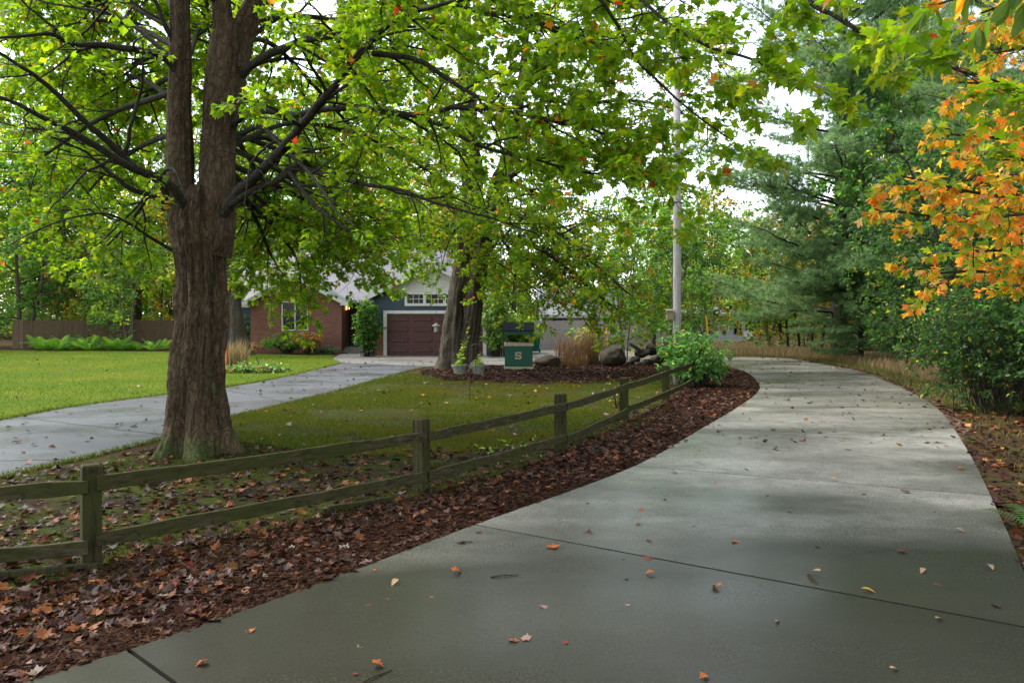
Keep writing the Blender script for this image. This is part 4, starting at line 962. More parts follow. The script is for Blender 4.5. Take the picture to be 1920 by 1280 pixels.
dd_ = scatter(rng, 620, DRIVE_POLY); dd_ = dd_[dd_[:, 1] > 11.5]
tag(link('leaf_litter', litter('leaf_litter', dd_, .037, .09, rng, pal=G_LITTER + [(1.5, (.45, .38, .28))])), kind='stuff')
# bark chips
def chips(name, pts, z, rng, size=.035):
    N = len(pts); a = rng.uniform(0, 6.28, N); d = np.column_stack([np.cos(a), np.sin(a), rng.normal(size=N) * .25]); n = unit(V(0, 0, 1) + rng.normal(size=(N, 3)) * .4); s_ = np.cross(d, n)
    L = size * rng.uniform(.5, 1.6, (N, 1)); W = L * rng.uniform(.2, .45, (N, 1)); c = np.column_stack([pts, z + rng.uniform(.0, .018, N)])
    v = np.stack([c - d * L, c + s_ * W, c + d * L, c - s_ * W, c + n * W * .6], 1); f = np.array([(0, 1, 4), (1, 2, 4), (2, 3, 4), (3, 0, 4)])
    return mesh_arrays(name, v.reshape(-1, 3), (f[None] + (np.arange(N) * 5)[:, None, None]).reshape(-1, 3), CHIP, np.repeat(palette(rng, N, [(4, (.032, .015, .009)), (3, (.055, .026, .014)), (3, (.016, .008, .006)), (.6, (.10, .055, .032))], .3), 5, 0), smooth=False)
tag(link('bark_chips', chips('bark_chips', scatter(rng, 75000, STRIP, near=4.5, power=1.8), .018, rng)), kind='stuff')
tag(link('bark_chips', chips('bark_chips', scatter(rng, 9000, ISLE), .026, rng, .06)), kind='stuff')
tag(link('bark_chips', chips('bark_chips', scatter(rng, 22000, VERGE, near=6, power=1.8), .01, rng)), kind='stuff')

# fallen leaves one by one on the near slabs
LC_ = {'o': (.30, .085, .022), 'r': (.13, .036, .02), 'p': (.24, .135, .115), 'b': (.06, .034, .026), 't': (.34, .22, .12), 'y': (.42, .26, .03)}
LN = {'o': 'orange', 'r': 'red brown', 'p': 'pinkish', 'b': 'dark brown', 't': 'tan', 'y': 'yellow'}
protos = {}
for ck, c in LC_.items():
    for vi, (tm, cu, fo_) in enumerate(((T_MAPLE, .45, .35), (T_MAPLE, -.5, .2), (T_ELLIPSE, .4, .3))):
        r = np.random.default_rng(hash((vi, LN[ck].__len__())) % 999 + vi)
        v, f, cc = leaves_geo(tm, np.zeros((1, 3)), V(0, 1, 0)[None], V(0, 0, 1)[None], 1.0, np.array([c]), curl=cu, fold=fo_, rng=r)
        v = v - V(0, .45, 0); v[:, 2] += -v[:, 2].min() + .02
        st = np.array([(-.012, -.45, .02), (.012, -.45, .02), (.06, -.75, .05)]); st[:, 2] += .02 * vi
        v = np.vstack([v, st]); f = np.vstack([f, [[len(v) - 3, len(v) - 2, len(v) - 1]]]); cc = np.vstack([cc, np.repeat(np.array([c]) * .8, 3, 0)])
        protos[ck, vi] = mesh_arrays('fallen_leaf', v, f, LITTER, cc, smooth=False)
DLV = [(378, 1247, 24, 'o', 'bright orange maple leaf on wet concrete near the lower left slab corner'), (470, 1183, 20, 'o', None), (708, 1250, 27, 'o', 'orange three pointed leaf standing on the wet concrete at lower centre left'), (666, 1264, 13, 'r', None), (675, 1211, 14, 'p', None), (962, 1201, 22, 'o', 'orange leaf touching a pinkish leaf on the nearest slab'), (985, 1197, 22, 'p', 'pinkish spiky leaf touching an orange leaf on the nearest slab'), (1059, 1205, 14, 'r', None), (1018, 1137, 17, 'p', None), (856, 1073, 21, 'o', 'orange maple leaf with a raised stem on the dark slab'), (740, 1094, 22, 't', None), (692, 1135, 14, 'r', None), (723, 1123, 15, 'r', None), (809, 1119, 9, 'o', None), (701, 1069, 13, 'o', None), (863, 1018, 18, 'r', None), (897, 998, 12, 'r', None), (1038, 1026, 28, 'o', 'large curled orange maple leaf beside the slab joint'),
       (1104, 999, 20, 'b', None), (1166, 1048, 12, 'b', None), (1211, 1046, 27, 'r', 'red brown leaf lying right on the slab joint'), (1218, 1076, 18, 'o', None), (1174, 1085, 12, 'b', None), (1177, 1134, 10, 'p', None), (1203, 956, 14, 'o', None), (1197, 984, 12, 'r', None), (1215, 1015, 18, 'b', None), (1248, 936, 14, 'b', None), (1102, 943, 11, 'b', None), (1378, 1016, 18, 'o', 'upright orange brown curled leaf in the middle of the wet slab'), (1528, 1080, 34, 't', 'wide tan oval leaf in the middle of the drive'), (1535, 1025, 14, 'b', None), (1344, 1101, 21, 'o', 'orange curled leaf just below the long slab joint'), (1627, 1109, 26, 'y', 'yellow and orange leaf touching the slab joint at right'), (1730, 1072, 19, 't', None), (1756, 1096, 17, 'r', None), (1868, 1136, 25, 'b', 'dark purplish curled leaf near the right edge of the drive'), (1760, 1162, 19, 't', None), (1676, 1256, 20, 't', 'tan oval leaf alone at the bottom right of the drive'), (1638, 1033, 14, 'r', None), (1693, 1035, 17, 'r', None), (1564, 901, 17, 't', None), (1699, 923, 19, 'r', None), (1751, 960, 15, 'r', None), (1799, 996, 17, 't', None), (1304, 854, 11, 'r', None), (1340, 906, 12, 'p', None), (1458, 1166, 14, 't', None), (1318, 1270, 20, 'o', None), (1620, 926, 11, 'p', None), (1855, 1066, 24, 't', None), (1440, 930, 11, 'b', None), (1265, 886, 11, 'r', None), (1400, 880, 10, 'b', None), (1480, 960, 10, 'r', None), (1460, 985, 9, 'p', None), (1300, 985, 10, 'b', None), (1800, 880, 14, 'o', None), (1765, 905, 10, 'r', None)]
r = np.random.default_rng(77)
for px, py, s_, ck, lab in DLV:
    D = (CH - dz) * F / (py - HZ); sz = max(s_ * D / F * 1.0, .026)
    vi = 2 if (ck in 'ty' or (ck == 'b' and s_ > 20)) else int(r.integers(0, 2))
    o = link('fallen_leaf', protos[ck, vi], None, ((px - 960) / F * D, D, dz - .004)); o.scale = (sz,) * 3; o.rotation_euler = (r.normal() * .12, r.normal() * .12, r.uniform(0, 6.28))
    tag(o, lab or {'o': 'small orange curled leaf on the wet concrete drive', 'r': 'small red brown curled leaf on the wet concrete drive', 'p': 'small pinkish curled leaf on the wet concrete drive', 'b': 'small dark brown shrivelled leaf on the wet concrete drive', 't': 'small tan oval leaf on the wet concrete drive', 'y': 'small yellow leaf on the drive'}[ck], 'leaf', {'o': 'small orange leaves on the drive', 'r': 'small red brown leaves on the drive', 'p': 'small pinkish leaves on the drive', 'b': 'small dark brown leaves on the drive', 't': 'small tan leaves on the drive', 'y': 'yellow leaves on the drive'}[ck] if not lab else 'leaves fallen on the near slabs')
for (px, py, L, a, lab) in ((947, 1080, .11, .25, 'short dark twig lying on the slab below the joint'), (702, 1270, .13, .9, 'dark twig beside the orange leaf at the bottom of the drive'), (876, 1017, .05, .1, 'tiny dark twig beside the red brown leaf at the slab joint')):
    D = (CH - dz) * F / (py - HZ); x = (px - 960) / F * D; m = MB((x, D, dz)); c, s_ = math.cos(a), math.sin(a)
    m.tube([(x - c * L, D - s_ * L, dz + .006), (x - c * L * .2, D - s_ * L * .25, dz + .012), (x + c * L * .3, D + s_ * L * .2, dz + .008), (x + c * L, D + s_ * L * .9, dz + .006)], [.006, .005, .005, .003], 6)
    tag(m.build('twig', LIMB, loc=(x, D, dz)), lab, 'twig')
# ------------------------------------------------------------------ the big maple
TX, TY = -4.6, 11.5
maple = thing('maple_tree', 'big old maple with a thick furrowed trunk dividing into two stems by the side drive', 'tree', (TX, TY, 0)); MO = np.array(maple.location)
def trunk_surface(path, rad_, k, amp, seed, flare=None, furrow=1.0, knots=()):
    p = spline(path, 170); r = np.interp(np.linspace(0, 1, 170), np.linspace(0, 1, len(rad_)), rad_)
    v, f = tube(p, r, k); v = v.reshape(170, k, 3); c = p[:, None, :]; d = v - c; rr = np.linalg.norm(d, axis=2, keepdims=True); dn = d / rr
    th = np.arange(k) / k * 2 * math.pi; z = p[:, 2][:, None]
    q = np.stack([np.broadcast_to(np.cos(th)[None] * 1.0, z.shape[:1] + (k,)), np.broadcast_to(np.sin(th)[None] * 1.0, z.shape[:1] + (k,)), np.broadcast_to(z * .5, z.shape[:1] + (k,))], -1).reshape(-1, 3) + seed
    big = vnoise(q * V(1.6, 1.6, 1.5)) * .075 + vnoise(q * V(3.5, 3.5, 3.0)) * .05
    fur = -np.abs(vnoise(q * V(8, 8, 2.2))) * .075 - np.abs(vnoise(q * V(17, 17, 4.5))) * .045 + .03 + vnoise(q * V(30, 30, 26)) * .012
    disp = (big + fur * furrow).reshape(170, k, 1) * amp / .44
    if flare is not None:
        fz = np.exp(-np.maximum(z, 0) / .28)[..., None]
        lobes = (.5 + .5 * np.cos(5 * th + 1.1 + .5 * np.sin(2 * th)))[None, :, None] * .36 + .04 + .12 * vnoise(q * V(2.5, 2.5, .4)).reshape(170, k, 1)
        disp = disp + fz * lobes * flare
    v = c + dn * (rr + disp)
    for kp, ka, ks in knots:
        d2 = ((v - kp) ** 2).sum(2, keepdims=True); v = v + dn * ka * (np.exp(-d2 / ks ** 2) - 1.5 * np.exp(-d2 / (.45 * ks) ** 2))
    return v.reshape(-1, 3), f
D0 = 11.5
def TP(px, py, D=D0): return P(px, py, D)
VS, FS, b = [], [], 0
def addp(v, f):
    global b
    VS.append(v); FS.append(f + b); b += len(v)
base = TP(371, 850, D0); base[2] = -.12
addp(*trunk_surface([base, TP(371, 800), TP(376, 700), TP(383, 600), TP(378, 500), TP(375, 430), TP(376, 385), TP(380, 350)], [.41, .40, .375, .355, .352, .365, .385, .38, .32, .2], 150, .44, 3.3, flare=.75, knots=[(P(394, 748, 11.12), .09, .13), (P(332, 562, 11.3), .12, .12), (P(392, 535, 11.12), .05, .2), (P(408, 588, 11.12), .06, .09), (P(352, 600, 11.15), .06, .10), (P(418, 460, 11.15), .06, .12), (P(345, 440, 11.15), .05, .12), (P(430, 690, 11.25), .06, .08), (P(340, 700, 11.2), .05, .09), (P(400, 640, 11.1), .04, .16)]))
def stem(path, r, k=56, amp=.2, seed=1.0): addp(*trunk_surface(path, r, k, amp, seed, None, .8))
stem([TP(352, 470), TP(345, 420), TP(338, 340, 11.45), TP(337, 240, 11.45), TP(338, 120, 11.4), TP(337, 0, 11.4), TP(334, -150, 11.5), TP(325, -350, 11.7), TP(312, -600, 12)], [.19, .21, .185, .16, .155, .145, .135, .11, .06], 48, .17, 9.1)
stem([TP(400, 480), TP(408, 420), TP(410, 340), TP(413, 250, 11.55), TP(424, 150, 11.6), TP(432, 75, 11.6), TP(436, 40, 11.6)], [.24, .27, .25, .235, .25, .235, .17], 64, .27, 17.2)
stem([TP(428, 120, 11.6), TP(420, 40, 11.55), TP(412, -40, 11.5), TP(400, -200, 11.4), TP(392, -420, 11.2)], [.17, .14, .125, .10, .05], 44, .15, 5.2)
stem([TP(440, 130, 11.6), TP(460, 50, 11.65), TP(482, 0, 11.7), TP(515, -80, 11.8), TP(560, -220, 12), TP(600, -420, 12.3)], [.17, .165, .155, .135, .11, .05], 44, .17, 7.7)
link('trunk', mesh_arrays('trunk', np.concatenate(VS) - MO, np.concatenate(FS), BARK), maple)

LIMBS = [  # (points (px,py,D), start radius)
 ([(318, 372, 11.4), (295, 338, 11.2), (250, 316, 10.9), (205, 272, 10.6), (160, 232, 10.3), (100, 172, 9.9), (40, 130, 9.5), (-40, 80, 9.1)], .085),
 ([(345, 385, 11.2), (318, 345, 10.95), (265, 322, 10.6), (215, 296, 10.3), (160, 262, 10.0), (90, 225, 9.6), (20, 190, 9.2), (-70, 165, 8.8)], .09),
 ([(312, 385, 11.4), (290, 366, 11.2), (250, 352, 10.9), (222, 330, 10.7), (185, 300, 10.5), (150, 276, 10.3), (60, 240, 9.8)], .055),
 ([(330, 135, 11.3), (305, 106, 11.1), (255, 92, 10.8), (180, 84, 10.4), (140, 80, 10.1), (100, 62, 9.8), (40, 62, 9.5), (-60, 66, 9)], .07),
 ([(330, 120, 11.5), (290, 80, 11.6), (240, 40, 11.8), (190, 22, 12), (90, 4, 12.3), (0, -30, 12.6)], .05),
 ([(328, 85, 11.3), (305, 40, 11.2), (285, -10, 11.1), (240, -80, 10.8), (180, -140, 10.5)], .05),
 ([(420, 400, 11.3), (448, 356, 11.1), (490, 322, 10.8), (525, 288, 10.5), (560, 245, 10.2), (600, 195, 9.9), (640, 150, 9.6), (690, 90, 9.2), (745, 45, 8.9), (830, 15, 8.4), (930, -10, 7.9)], .10),
 ([(440, 150, 11.6), (475, 118, 11.5), (520, 92, 11.3), (580, 70, 11), (640, 62, 10.7), (700, 46, 10.4), (770, 16, 10), (860, 10, 9.5), (980, 30, 8.9), (1090, 62, 8.3)], .085),
 ([(425, 245, 11.5), (462, 213, 11.3), (505, 207, 11), (550, 216, 10.7), (610, 206, 10.4), (680, 203, 10), (740, 214, 9.6), (790, 218, 9.3), (860, 205, 8.9), (940, 212, 8.6), (1030, 232, 8.2), (1120, 250, 7.9), (1190, 285, 7.7)], .07),
 ([(430, 385, 11.2), (478, 355, 11.0), (520, 340, 10.8), (562, 316, 10.5), (610, 330, 10.2), (680, 345, 9.9), (750, 358, 9.6), (830, 385, 9.3), (920, 410, 9.0), (1010, 440, 8.8)], .06),
 ([(455, 250, 11.5), (490, 240, 11.2), (520, 270, 10.7), (555, 305, 10.2), (590, 350, 9.6), (625, 400, 9.1), (660, 430, 8.8)], .05),
 ([(780, 218, 9.3), (820, 235, 9.1), (900, 275, 8.9), (1000, 300, 8.7), (1100, 325, 8.5), (1200, 335, 8.4)], .035),
 ([(540, 318, 10.6), (590, 380, 10.2), (660, 430, 9.9), (740, 460, 9.6)], .04),
 ([(700, 100, 9.3), (780, 110, 9.0), (870, 165, 8.8), (960, 200, 8.5), (1050, 190, 8.3), (1150, 230, 8.1)], .045),
 ([(325, 470, 11.3), (290, 450, 11.0), (240, 415, 10.6), (190, 400, 10.2), (110, 420, 9.6), (20, 465, 9.0)], .03),
 # overhead limbs reaching out across the drive
 ([(500, -40, 11.8), (640, -190, 10.4), (820, -260, 9.2), (1010, -190, 7.9), (1160, -40, 7.0), (1290, 70, 6.3), (1420, 118, 5.9), (1520, 160, 5.6)], .035),
 ([(520, -90, 11.8), (760, -330, 9.6), (1050, -330, 7.6), (1290, -160, 6.2), (1480, -10, 5.5), (1580, 52, 5.2), (1680, 92, 5.0), (1770, 128, 4.8), (1880, 168, 4.6)], .035),
 ([(1010, -190, 7.9), (1090, -60, 7.7), (1160, 40, 7.5), (1200, 110, 7.4), (1290, 190, 7.2), (1370, 250, 7.1)], .03),
 ([(980, 30, 8.9), (1060, 70, 8.5), (1130, 85, 8.2), (1190, 105, 8.0)], .03),
]
BACKL = [[(412, 300, 11.7), (500, 380, 13), (590, 450, 14), (680, 515, 14.5)], [(420, 310, 11.7), (475, 400, 13), (505, 470, 13.8), (530, 515, 14)], [(340, 150, 11.6), (370, 60, 13.5), (400, 10, 15.5), (420, 60, 17)], [(420, 120, 11.9), (440, 60, 13.5), (390, 90, 15.5), (340, 180, 17)], [(338, 100, 11.6), (250, 120, 13.5), (150, 200, 15.5)], [(338, 60, 11.6), (180, 0, 13.5), (60, 120, 15.5), (-20, 220, 16)],  # limbs on the far side of the tree; the leafy outer crown
 [(338, 200, 11.5), (270, 150, 12.6), (190, 140, 13.9), (60, 180, 15.5)], [(337, 90, 11.5), (220, 40, 13), (100, 50, 14.6), (-40, 90, 16)], [(416, 150, 11.9), (500, 115, 13.2), (600, 120, 14.8), (720, 180, 16.5)],
 [(415, 260, 11.8), (520, 265, 13), (600, 330, 14.2), (640, 400, 15), (600, 485, 15.3)], [(412, 300, 11.7), (520, 350, 12.9), (620, 410, 13.8), (690, 470, 14.3)], [(424, 60, 11.9), (600, -40, 13.4), (760, -20, 15), (860, 60, 16.4)],
 [(337, 250, 11.6), (270, 270, 12.6), (190, 330, 13.9), (110, 430, 15)], [(337, 300, 11.6), (290, 350, 12.4), (240, 420, 13.2), (160, 500, 14)], [(340, 60, 11.6), (300, -30, 13), (250, -20, 15), (190, 60, 17)],
 [(420, 230, 11.9), (470, 300, 13), (510, 390, 14), (500, 470, 14.4)], [(432, 75, 11.9), (520, 90, 13.4), (650, 230, 15.3), (740, 330, 16.3), (780, 400, 16.5)], [(440, 40, 11.9), (620, 40, 13.6), (780, 130, 15.4), (900, 280, 16.3)],
 [(336, 0, 11.5), (200, -60, 12.6), (60, -40, 13.8), (-60, 20, 14.8)], [(415, 190, 11.9), (455, 180, 13.4), (480, 210, 15.2), (470, 270, 16.8)], [(412, 320, 11.8), (470, 380, 12.8), (550, 470, 13.5), (565, 545, 13.7)], [(338, 140, 11.6), (290, 160, 13.2), (230, 230, 15), (170, 310, 16.4)],
 [(415, 270, 11.8), (540, 330, 13), (640, 420, 14.2), (700, 490, 14.6)], [(415, 240, 11.8), (560, 300, 13.5), (690, 400, 15), (760, 455, 15.6)],
 [(425, 110, 11.9), (540, 30, 12.8), (700, 60, 13.8), (830, 150, 14.6)], [(415, 280, 11.8), (560, 230, 13), (720, 270, 14.2), (850, 350, 15)], [(338, 170, 11.6), (200, 220, 12.6), (80, 300, 13.6), (-20, 380, 14.4)]]
rng = np.random.default_rng(101)
alltips = []
SPEC_M = [(.20, (.8, 2.0), 1.0, .5, -.03, 9), (.16, (.35, .75), .85, .5, -.045, 5)]
SPEC_O = [(.20, (.5, 1.4), 1.0, .5, -.03, 8), (.16, (.3, .6), .85, .5, -.045, 5)]
SPEC_T = [(.34, (.7, 1.9), .9, .35, -.05, 9), (.30, (.3, .8), .8, .3, -.05, 5)]
for li, (pts, r0) in enumerate(LIMBS + [(q, .06) for q in BACKL]):
    path = spline([P(*q) for q in pts], 6 * len(pts)); path = path + np.cumsum(rng.normal(size=path.shape) * .004, axis=0)
    rr = r0 * .78 * (1 - np.linspace(0, 1, len(path)) * .88) ** .9 + .003
    segs = [(path, rr)]; tips = []; bare = []
    if li < 6 or li in (10, 12, 14):     # inner limbs in view carry bare twigs
        sprout(rng, path, rr, SPEC_T, segs, bare, .2); tips = bare[::9]
    elif li == 9:
        sprout(rng, path, rr, SPEC_T, segs, bare, .2); tips = bare[::3]
    elif li < 10 or li in (11, 13, 18):
        m = len(path) * (4 if li != 9 else 6) // 10
        sprout(rng, path[:m], rr[:m], SPEC_T, segs, bare, .25); sprout(rng, path[m:], rr[m:], SPEC_M, segs, tips, .02)
    else:
        sprout(rng, path, rr, SPEC_O if li in (15, 16, 17) else SPEC_M, segs, tips, .16 if li < len(LIMBS) else .3)
    e, _ = poly(rng, path[-1], path[-1] - path[-2], .5, 5, .1, -.05, .006, .002); tips = list(tips) + [e]
    alltips += tips
    link('branch', tubes_mesh('branch', [(s_ - MO, q) for s_, q in segs], LIMB), maple)
# unseen upper crown (it shades the yard), carried by coarser limbs
over = []; segs = []
for k in range(18):
    a = k * 2.4; h = 6.6 + (k % 6) * 1.0; st = P(336 if k % 2 else 404, HZ - (h - CH) * F / 11.45, 11.45)
    p, rr = poly(rng, st, V(math.cos(a), math.sin(a), .55), rng.uniform(4.5, 8.0), 12, .1, -.03, .06, .012)
    segs.append((p, rr)); sprout(rng, p, rr, [(.5, (1.2, 2.4), 1.0, .4, -.02, 7), (.4, (.5, .9), .9, .3, -.03, 5)], segs, over, .2)
for k in range(4):
    h = 6.8 + (k % 8) * .75; st = P(336 if k % 2 else 404, HZ - (h - CH) * F / 11.45, 11.45); a = rng.uniform(-1.25, -.1)
    p, rr = poly(rng, st, V(math.cos(a), math.sin(a), .42), rng.uniform(7, 11), 14, .07, -.02, .06, .012)
    segs.append((p, rr)); sprout(rng, p, rr, [(.42, (1.2, 2.6), 1.0, .4, -.01, 7), (.36, (.5, .9), .9, .3, -.02, 5)], segs, over, .2)
link('branch', tubes_mesh('branch', [(s_ - MO, q) for s_, q in segs], LIMB, rmin=.006), maple)
pos, fwd, nrm, sz, col = tip_leaves(rng, alltips, 23, .094, G_MAPLE, droop=.18, tilt=.33)
p2, f2, n2, s2, c2 = tip_leaves(rng, over, 11, .17, G_MAPLE, droop=.3)
keep = np.hypot(pos[:, 0], pos[:, 1]) > 3.2
pos, fwd, nrm, sz, col = pos[keep], fwd[keep], nrm[keep], sz[keep], col[keep]
vis = (p2[:, 1] > .3) & (p2[:, 2] < CH + .42 * p2[:, 1] + .3) & (p2[:, 0] > -1.5) & (p2[:, 1] < 11); p2, f2, n2, s2, c2 = p2[~vis], f2[~vis], n2[~vis], s2[~vis], c2[~vis]
print('maple leaves', len(pos), len(p2))
va, fa, ca = leaves_geo(T_MAPLE, pos - MO, fwd, nrm, sz, col, curl=.55, fold=.22, rng=rng)
vb, fb, cb = leaves_geo(T_DIAMOND, p2 - MO, f2, n2, s2, c2, rng=rng)
link('crown', mesh_arrays('crown', np.vstack([va, vb]), np.vstack([fa, fb + len(va)]), LEAF, np.vstack([ca, cb]), smooth=False), maple)

# ------------------------------------------------------------------ second maple, twin leaning stems
SX, SY = gx(862, 30), 30.0
mp2 = thing('maple_tree', 'twin trunked leaning maple on the mulch bed beside the wishing well', 'tree', (SX, SY, 0)); O2 = np.array(mp2.location)
VS, FS, b = [], [], 0
def S2(px, py, D=30.0): return P(px, py, D)
bs = S2(851, 690); bs[2] = -.1
addp(*trunk_surface([bs, S2(853, 640), S2(860, 580), S2(868, 520), S2(880, 440), S2(886, 360), S2(880, 260, 29.8), S2(872, 140, 29.6), S2(868, 0, 29.4), S2(862, -160, 29.4)], [.56, .50, .46, .43, .40, .36, .31, .26, .19, .1], 72, .55, 2.2, flare=1.1))
bs2 = S2(876, 690, 29.9); bs2[2] = -.1
addp(*trunk_surface([bs2, S2(880, 640, 29.8), S2(888, 580, 29.7), S2(898, 500, 29.7), S2(912, 420, 29.8), S2(930, 350, 30), S2(955, 290, 30.3), S2(975, 180, 30.6), S2(990, 40, 31)], [.36, .34, .33, .31, .29, .27, .23, .17, .09], 60, .4, 6.1, flare=.5))
link('trunk', mesh_arrays('trunk', np.concatenate(VS) - O2, np.concatenate(FS), BARK2), mp2)
rng = np.random.default_rng(55)
L2 = [([(880, 420, 30), (840, 380, 28.5), (780, 370, 27), (720, 400, 25.5), (690, 450, 24.5)], .10), ([(885, 380, 30), (960, 400, 28.3), (1050, 440, 27), (1120, 500, 26.2), (1190, 560, 25.6)], .11), ([(905, 440, 29.8), (980, 450, 28.2), (1060, 500, 27), (1130, 560, 26.2), (1175, 592, 25.9)], .09),
      ([(930, 350, 30), (1010, 300, 29), (1100, 290, 28), (1200, 320, 27.2), (1290, 360, 26.6)], .11), ([(880, 300, 30), (800, 260, 28.4), (720, 270, 27), (640, 320, 26)], .1), ([(955, 290, 30.3), (1040, 220, 30), (1140, 190, 29.6), (1250, 200, 29.4), (1340, 250, 29.2)], .1),
      ([(876, 200, 29.7), (790, 140, 28.6), (690, 130, 27.5), (600, 170, 26.8)], .09), ([(975, 180, 30.6), (1060, 100, 30), (1160, 60, 29.6), (1260, 80, 29.4), (1350, 150, 29)], .09), ([(870, 100, 29.6), (920, 0, 28.4), (1000, -60, 27.5), (1100, -60, 27)], .08),
      ([(868, 20, 29.4), (780, -40, 28.6), (690, -60, 28)], .08), ([(990, 60, 31), (1080, -20, 31.4), (1180, -60, 31.8)], .07), ([(885, 400, 30), (870, 420, 28), (818, 450, 26.5), (780, 480, 25.6)], .06), ([(912, 420, 29.8), (960, 470, 28), (1010, 520, 26.8), (1040, 560, 26.2)], .06),
      ([(940, 330, 30), (1020, 370, 31), (1110, 400, 32), (1190, 430, 33)], .08), ([(880, 330, 30), (820, 310, 31.5), (740, 330, 33), (680, 380, 34)], .08), ([(885, 250, 30), (930, 240, 27.8), (990, 270, 26.4), (1060, 330, 25.6)], .08), ([(890, 470, 30), (930, 490, 28.6), (985, 530, 27.6), (1060, 575, 27)], .05)]
segs, tips = [], []
for pts, r0 in L2:
    path = spline([P(*q) for q in pts], 8 * len(pts)); rr = r0 * (1 - np.linspace(0, 1, len(path)) * .85) + .006
    segs.append((path, rr)); sprout(rng, path, rr, [(.24, (1.3, 3.2), 1.0, .45, -.025, 8), (.25, (.5, 1.1), .9, .45, -.05, 5)], segs, tips, .12)
wood = tubes_mesh('limb', [(s_ - O2, q) for s_, q in segs], BARKD, rmin=.004); link('limb', wood, mp2)
pos, fwd, nrm, sz, col = tip_leaves(rng, tips, 27, .13, G_MAPLE2, droop=.2, tilt=.35, petiole=.1)
print('maple2 leaves', len(pos))
link('crown', leaf_mesh('crown', T_MAPLE_LO, pos - O2, fwd, nrm, sz, col, curl=.3, rng=rng), mp2)

# ------------------------------------------------------------------ orange leaved tree at the right edge
OX, OY = 5.7, 6.6
ot = thing('sassafras_tree', 'small tree with large orange and yellow autumn leaves at the right edge', 'tree', (OX, OY, 0)); O3 = np.array(ot.location)
rng = np.random.default_rng(8)
segs, tips = [], []
tp = spline([V(OX, OY, -.1), V(OX - .05, OY, 1.2), V(OX + .05, OY - .05, 2.6), V(OX, OY, 4.2), V(OX + .1, OY, 5.6)], 30); tr_ = np.linspace(.11, .03, 30)
for z0_, pts in ((2.2, [(2000, 540, 6.5), (1850, 510, 6.35), (1715, 515, 6.2)]), (2.4, [(2000, 430, 6.5), (1830, 415, 6.2), (1665, 395, 6.0)]), (2.6, [(2000, 380, 6.4), (1850, 365, 6.1), (1690, 330, 5.9)]), (3.0, [(2030, 280, 6.3), (1880, 260, 6.0), (1750, 250, 5.8)]), (3.4, [(2010, 180, 6.2), (1890, 160, 5.9), (1800, 155, 5.8)]), (3.8, [(2020, 90, 6.2), (1930, 90, 5.8), (1860, 100, 5.7)]), (2.3, [(2030, 470, 6.9), (1900, 470, 6.7), (1790, 470, 6.6)]), (2.8, [(2010, 330, 6.9), (1900, 330, 6.7), (1790, 340, 6.5)]), (3.2, [(2040, 230, 6.9), (1950, 220, 6.6), (1860, 215, 6.5)]), (2.5, [(2040, 400, 6.1), (1940, 400, 5.7), (1850, 410, 5.5)]), (2.9, [(2050, 300, 6.0), (1960, 300, 5.6), (1880, 300, 5.4)]), (2.2, [(2050, 500, 6.3), (1970, 500, 6.0), (1890, 495, 5.8)]), (4.2, [(2020, -10, 6.1), (1930, 10, 5.6), (1850, 40, 5.3)])):
    i = int(np.clip((z0_ + .1) / 5.7 * 29, 0, 29)); path = spline([tp[i]] + [P(*q) for q in pts], 20); rr = np.linspace(.03, .006, 20)
    segs.append((path, rr)); sprout(rng, path, rr, [(.11, (.25, .62), .9, .4, -.01, 5)], segs, tips, .3)
segs.append((tp, tr_))
link('trunk', tubes_mesh('trunk', [(s_ - O3, q) for s_, q in segs], BARKD), ot)
pos, fwd, nrm, sz, col = tip_leaves(rng, tips, 27, .084, G_ORNG, droop=.5, petiole=.03, jitter=.22)
link('crown', leaf_mesh('crown', T_LOBED, pos - O3, fwd, nrm, sz, col, curl=.4, rng=rng), ot)
# magnolia like twig hanging into the top of the frame
hx = thing('magnolia_tree', 'overhanging tree with long oval leaves at the top right corner', 'tree', (4.6, 3.4, 0)); O4 = np.array(hx.location)
segs, tips = [], []
tp = spline([V(4.6, 3.4, -.1), V(4.5, 3.5, 2), V(4.3, 3.6, 4.0), V(4.2, 3.6, 5.5)], 20); segs.append((tp, np.linspace(.09, .03, 20)))
for pts in ([(2130, -260, 3.8), (1990, -80, 3.8), (1880, -30, 3.8), (1760, 8, 3.8)], [(2130, -250, 3.9), (2000, -60, 3.9), (1930, -10, 3.9), (1840, 25, 3.9)]):
    path = spline([tp[15]] + [P(*q) for q in pts], 18); rr = np.linspace(.02, .005, 18); segs.append((path, rr)); sprout(rng, path, rr, [(.16, (.15, .3), .9, .3, -.05, 5)], segs, tips, .45)
link('trunk', tubes_mesh('trunk', [(s_ - O4, q) for s_, q in segs], BARKD), hx)
pos, fwd, nrm, sz, col = tip_leaves(rng, tips, 5, .135, [(5, (.06, .11, .012)), (2, (.09, .15, .015)), (1, (.5, .27, .03))], droop=1.2, petiole=.03)
link('crown', leaf_mesh('crown', fan([(0, 0), (.13, .2), (.2, .55), (.13, .85), (0, 1)], .5), pos - O4, fwd, nrm, sz, col, curl=.25, rng=rng), hx)

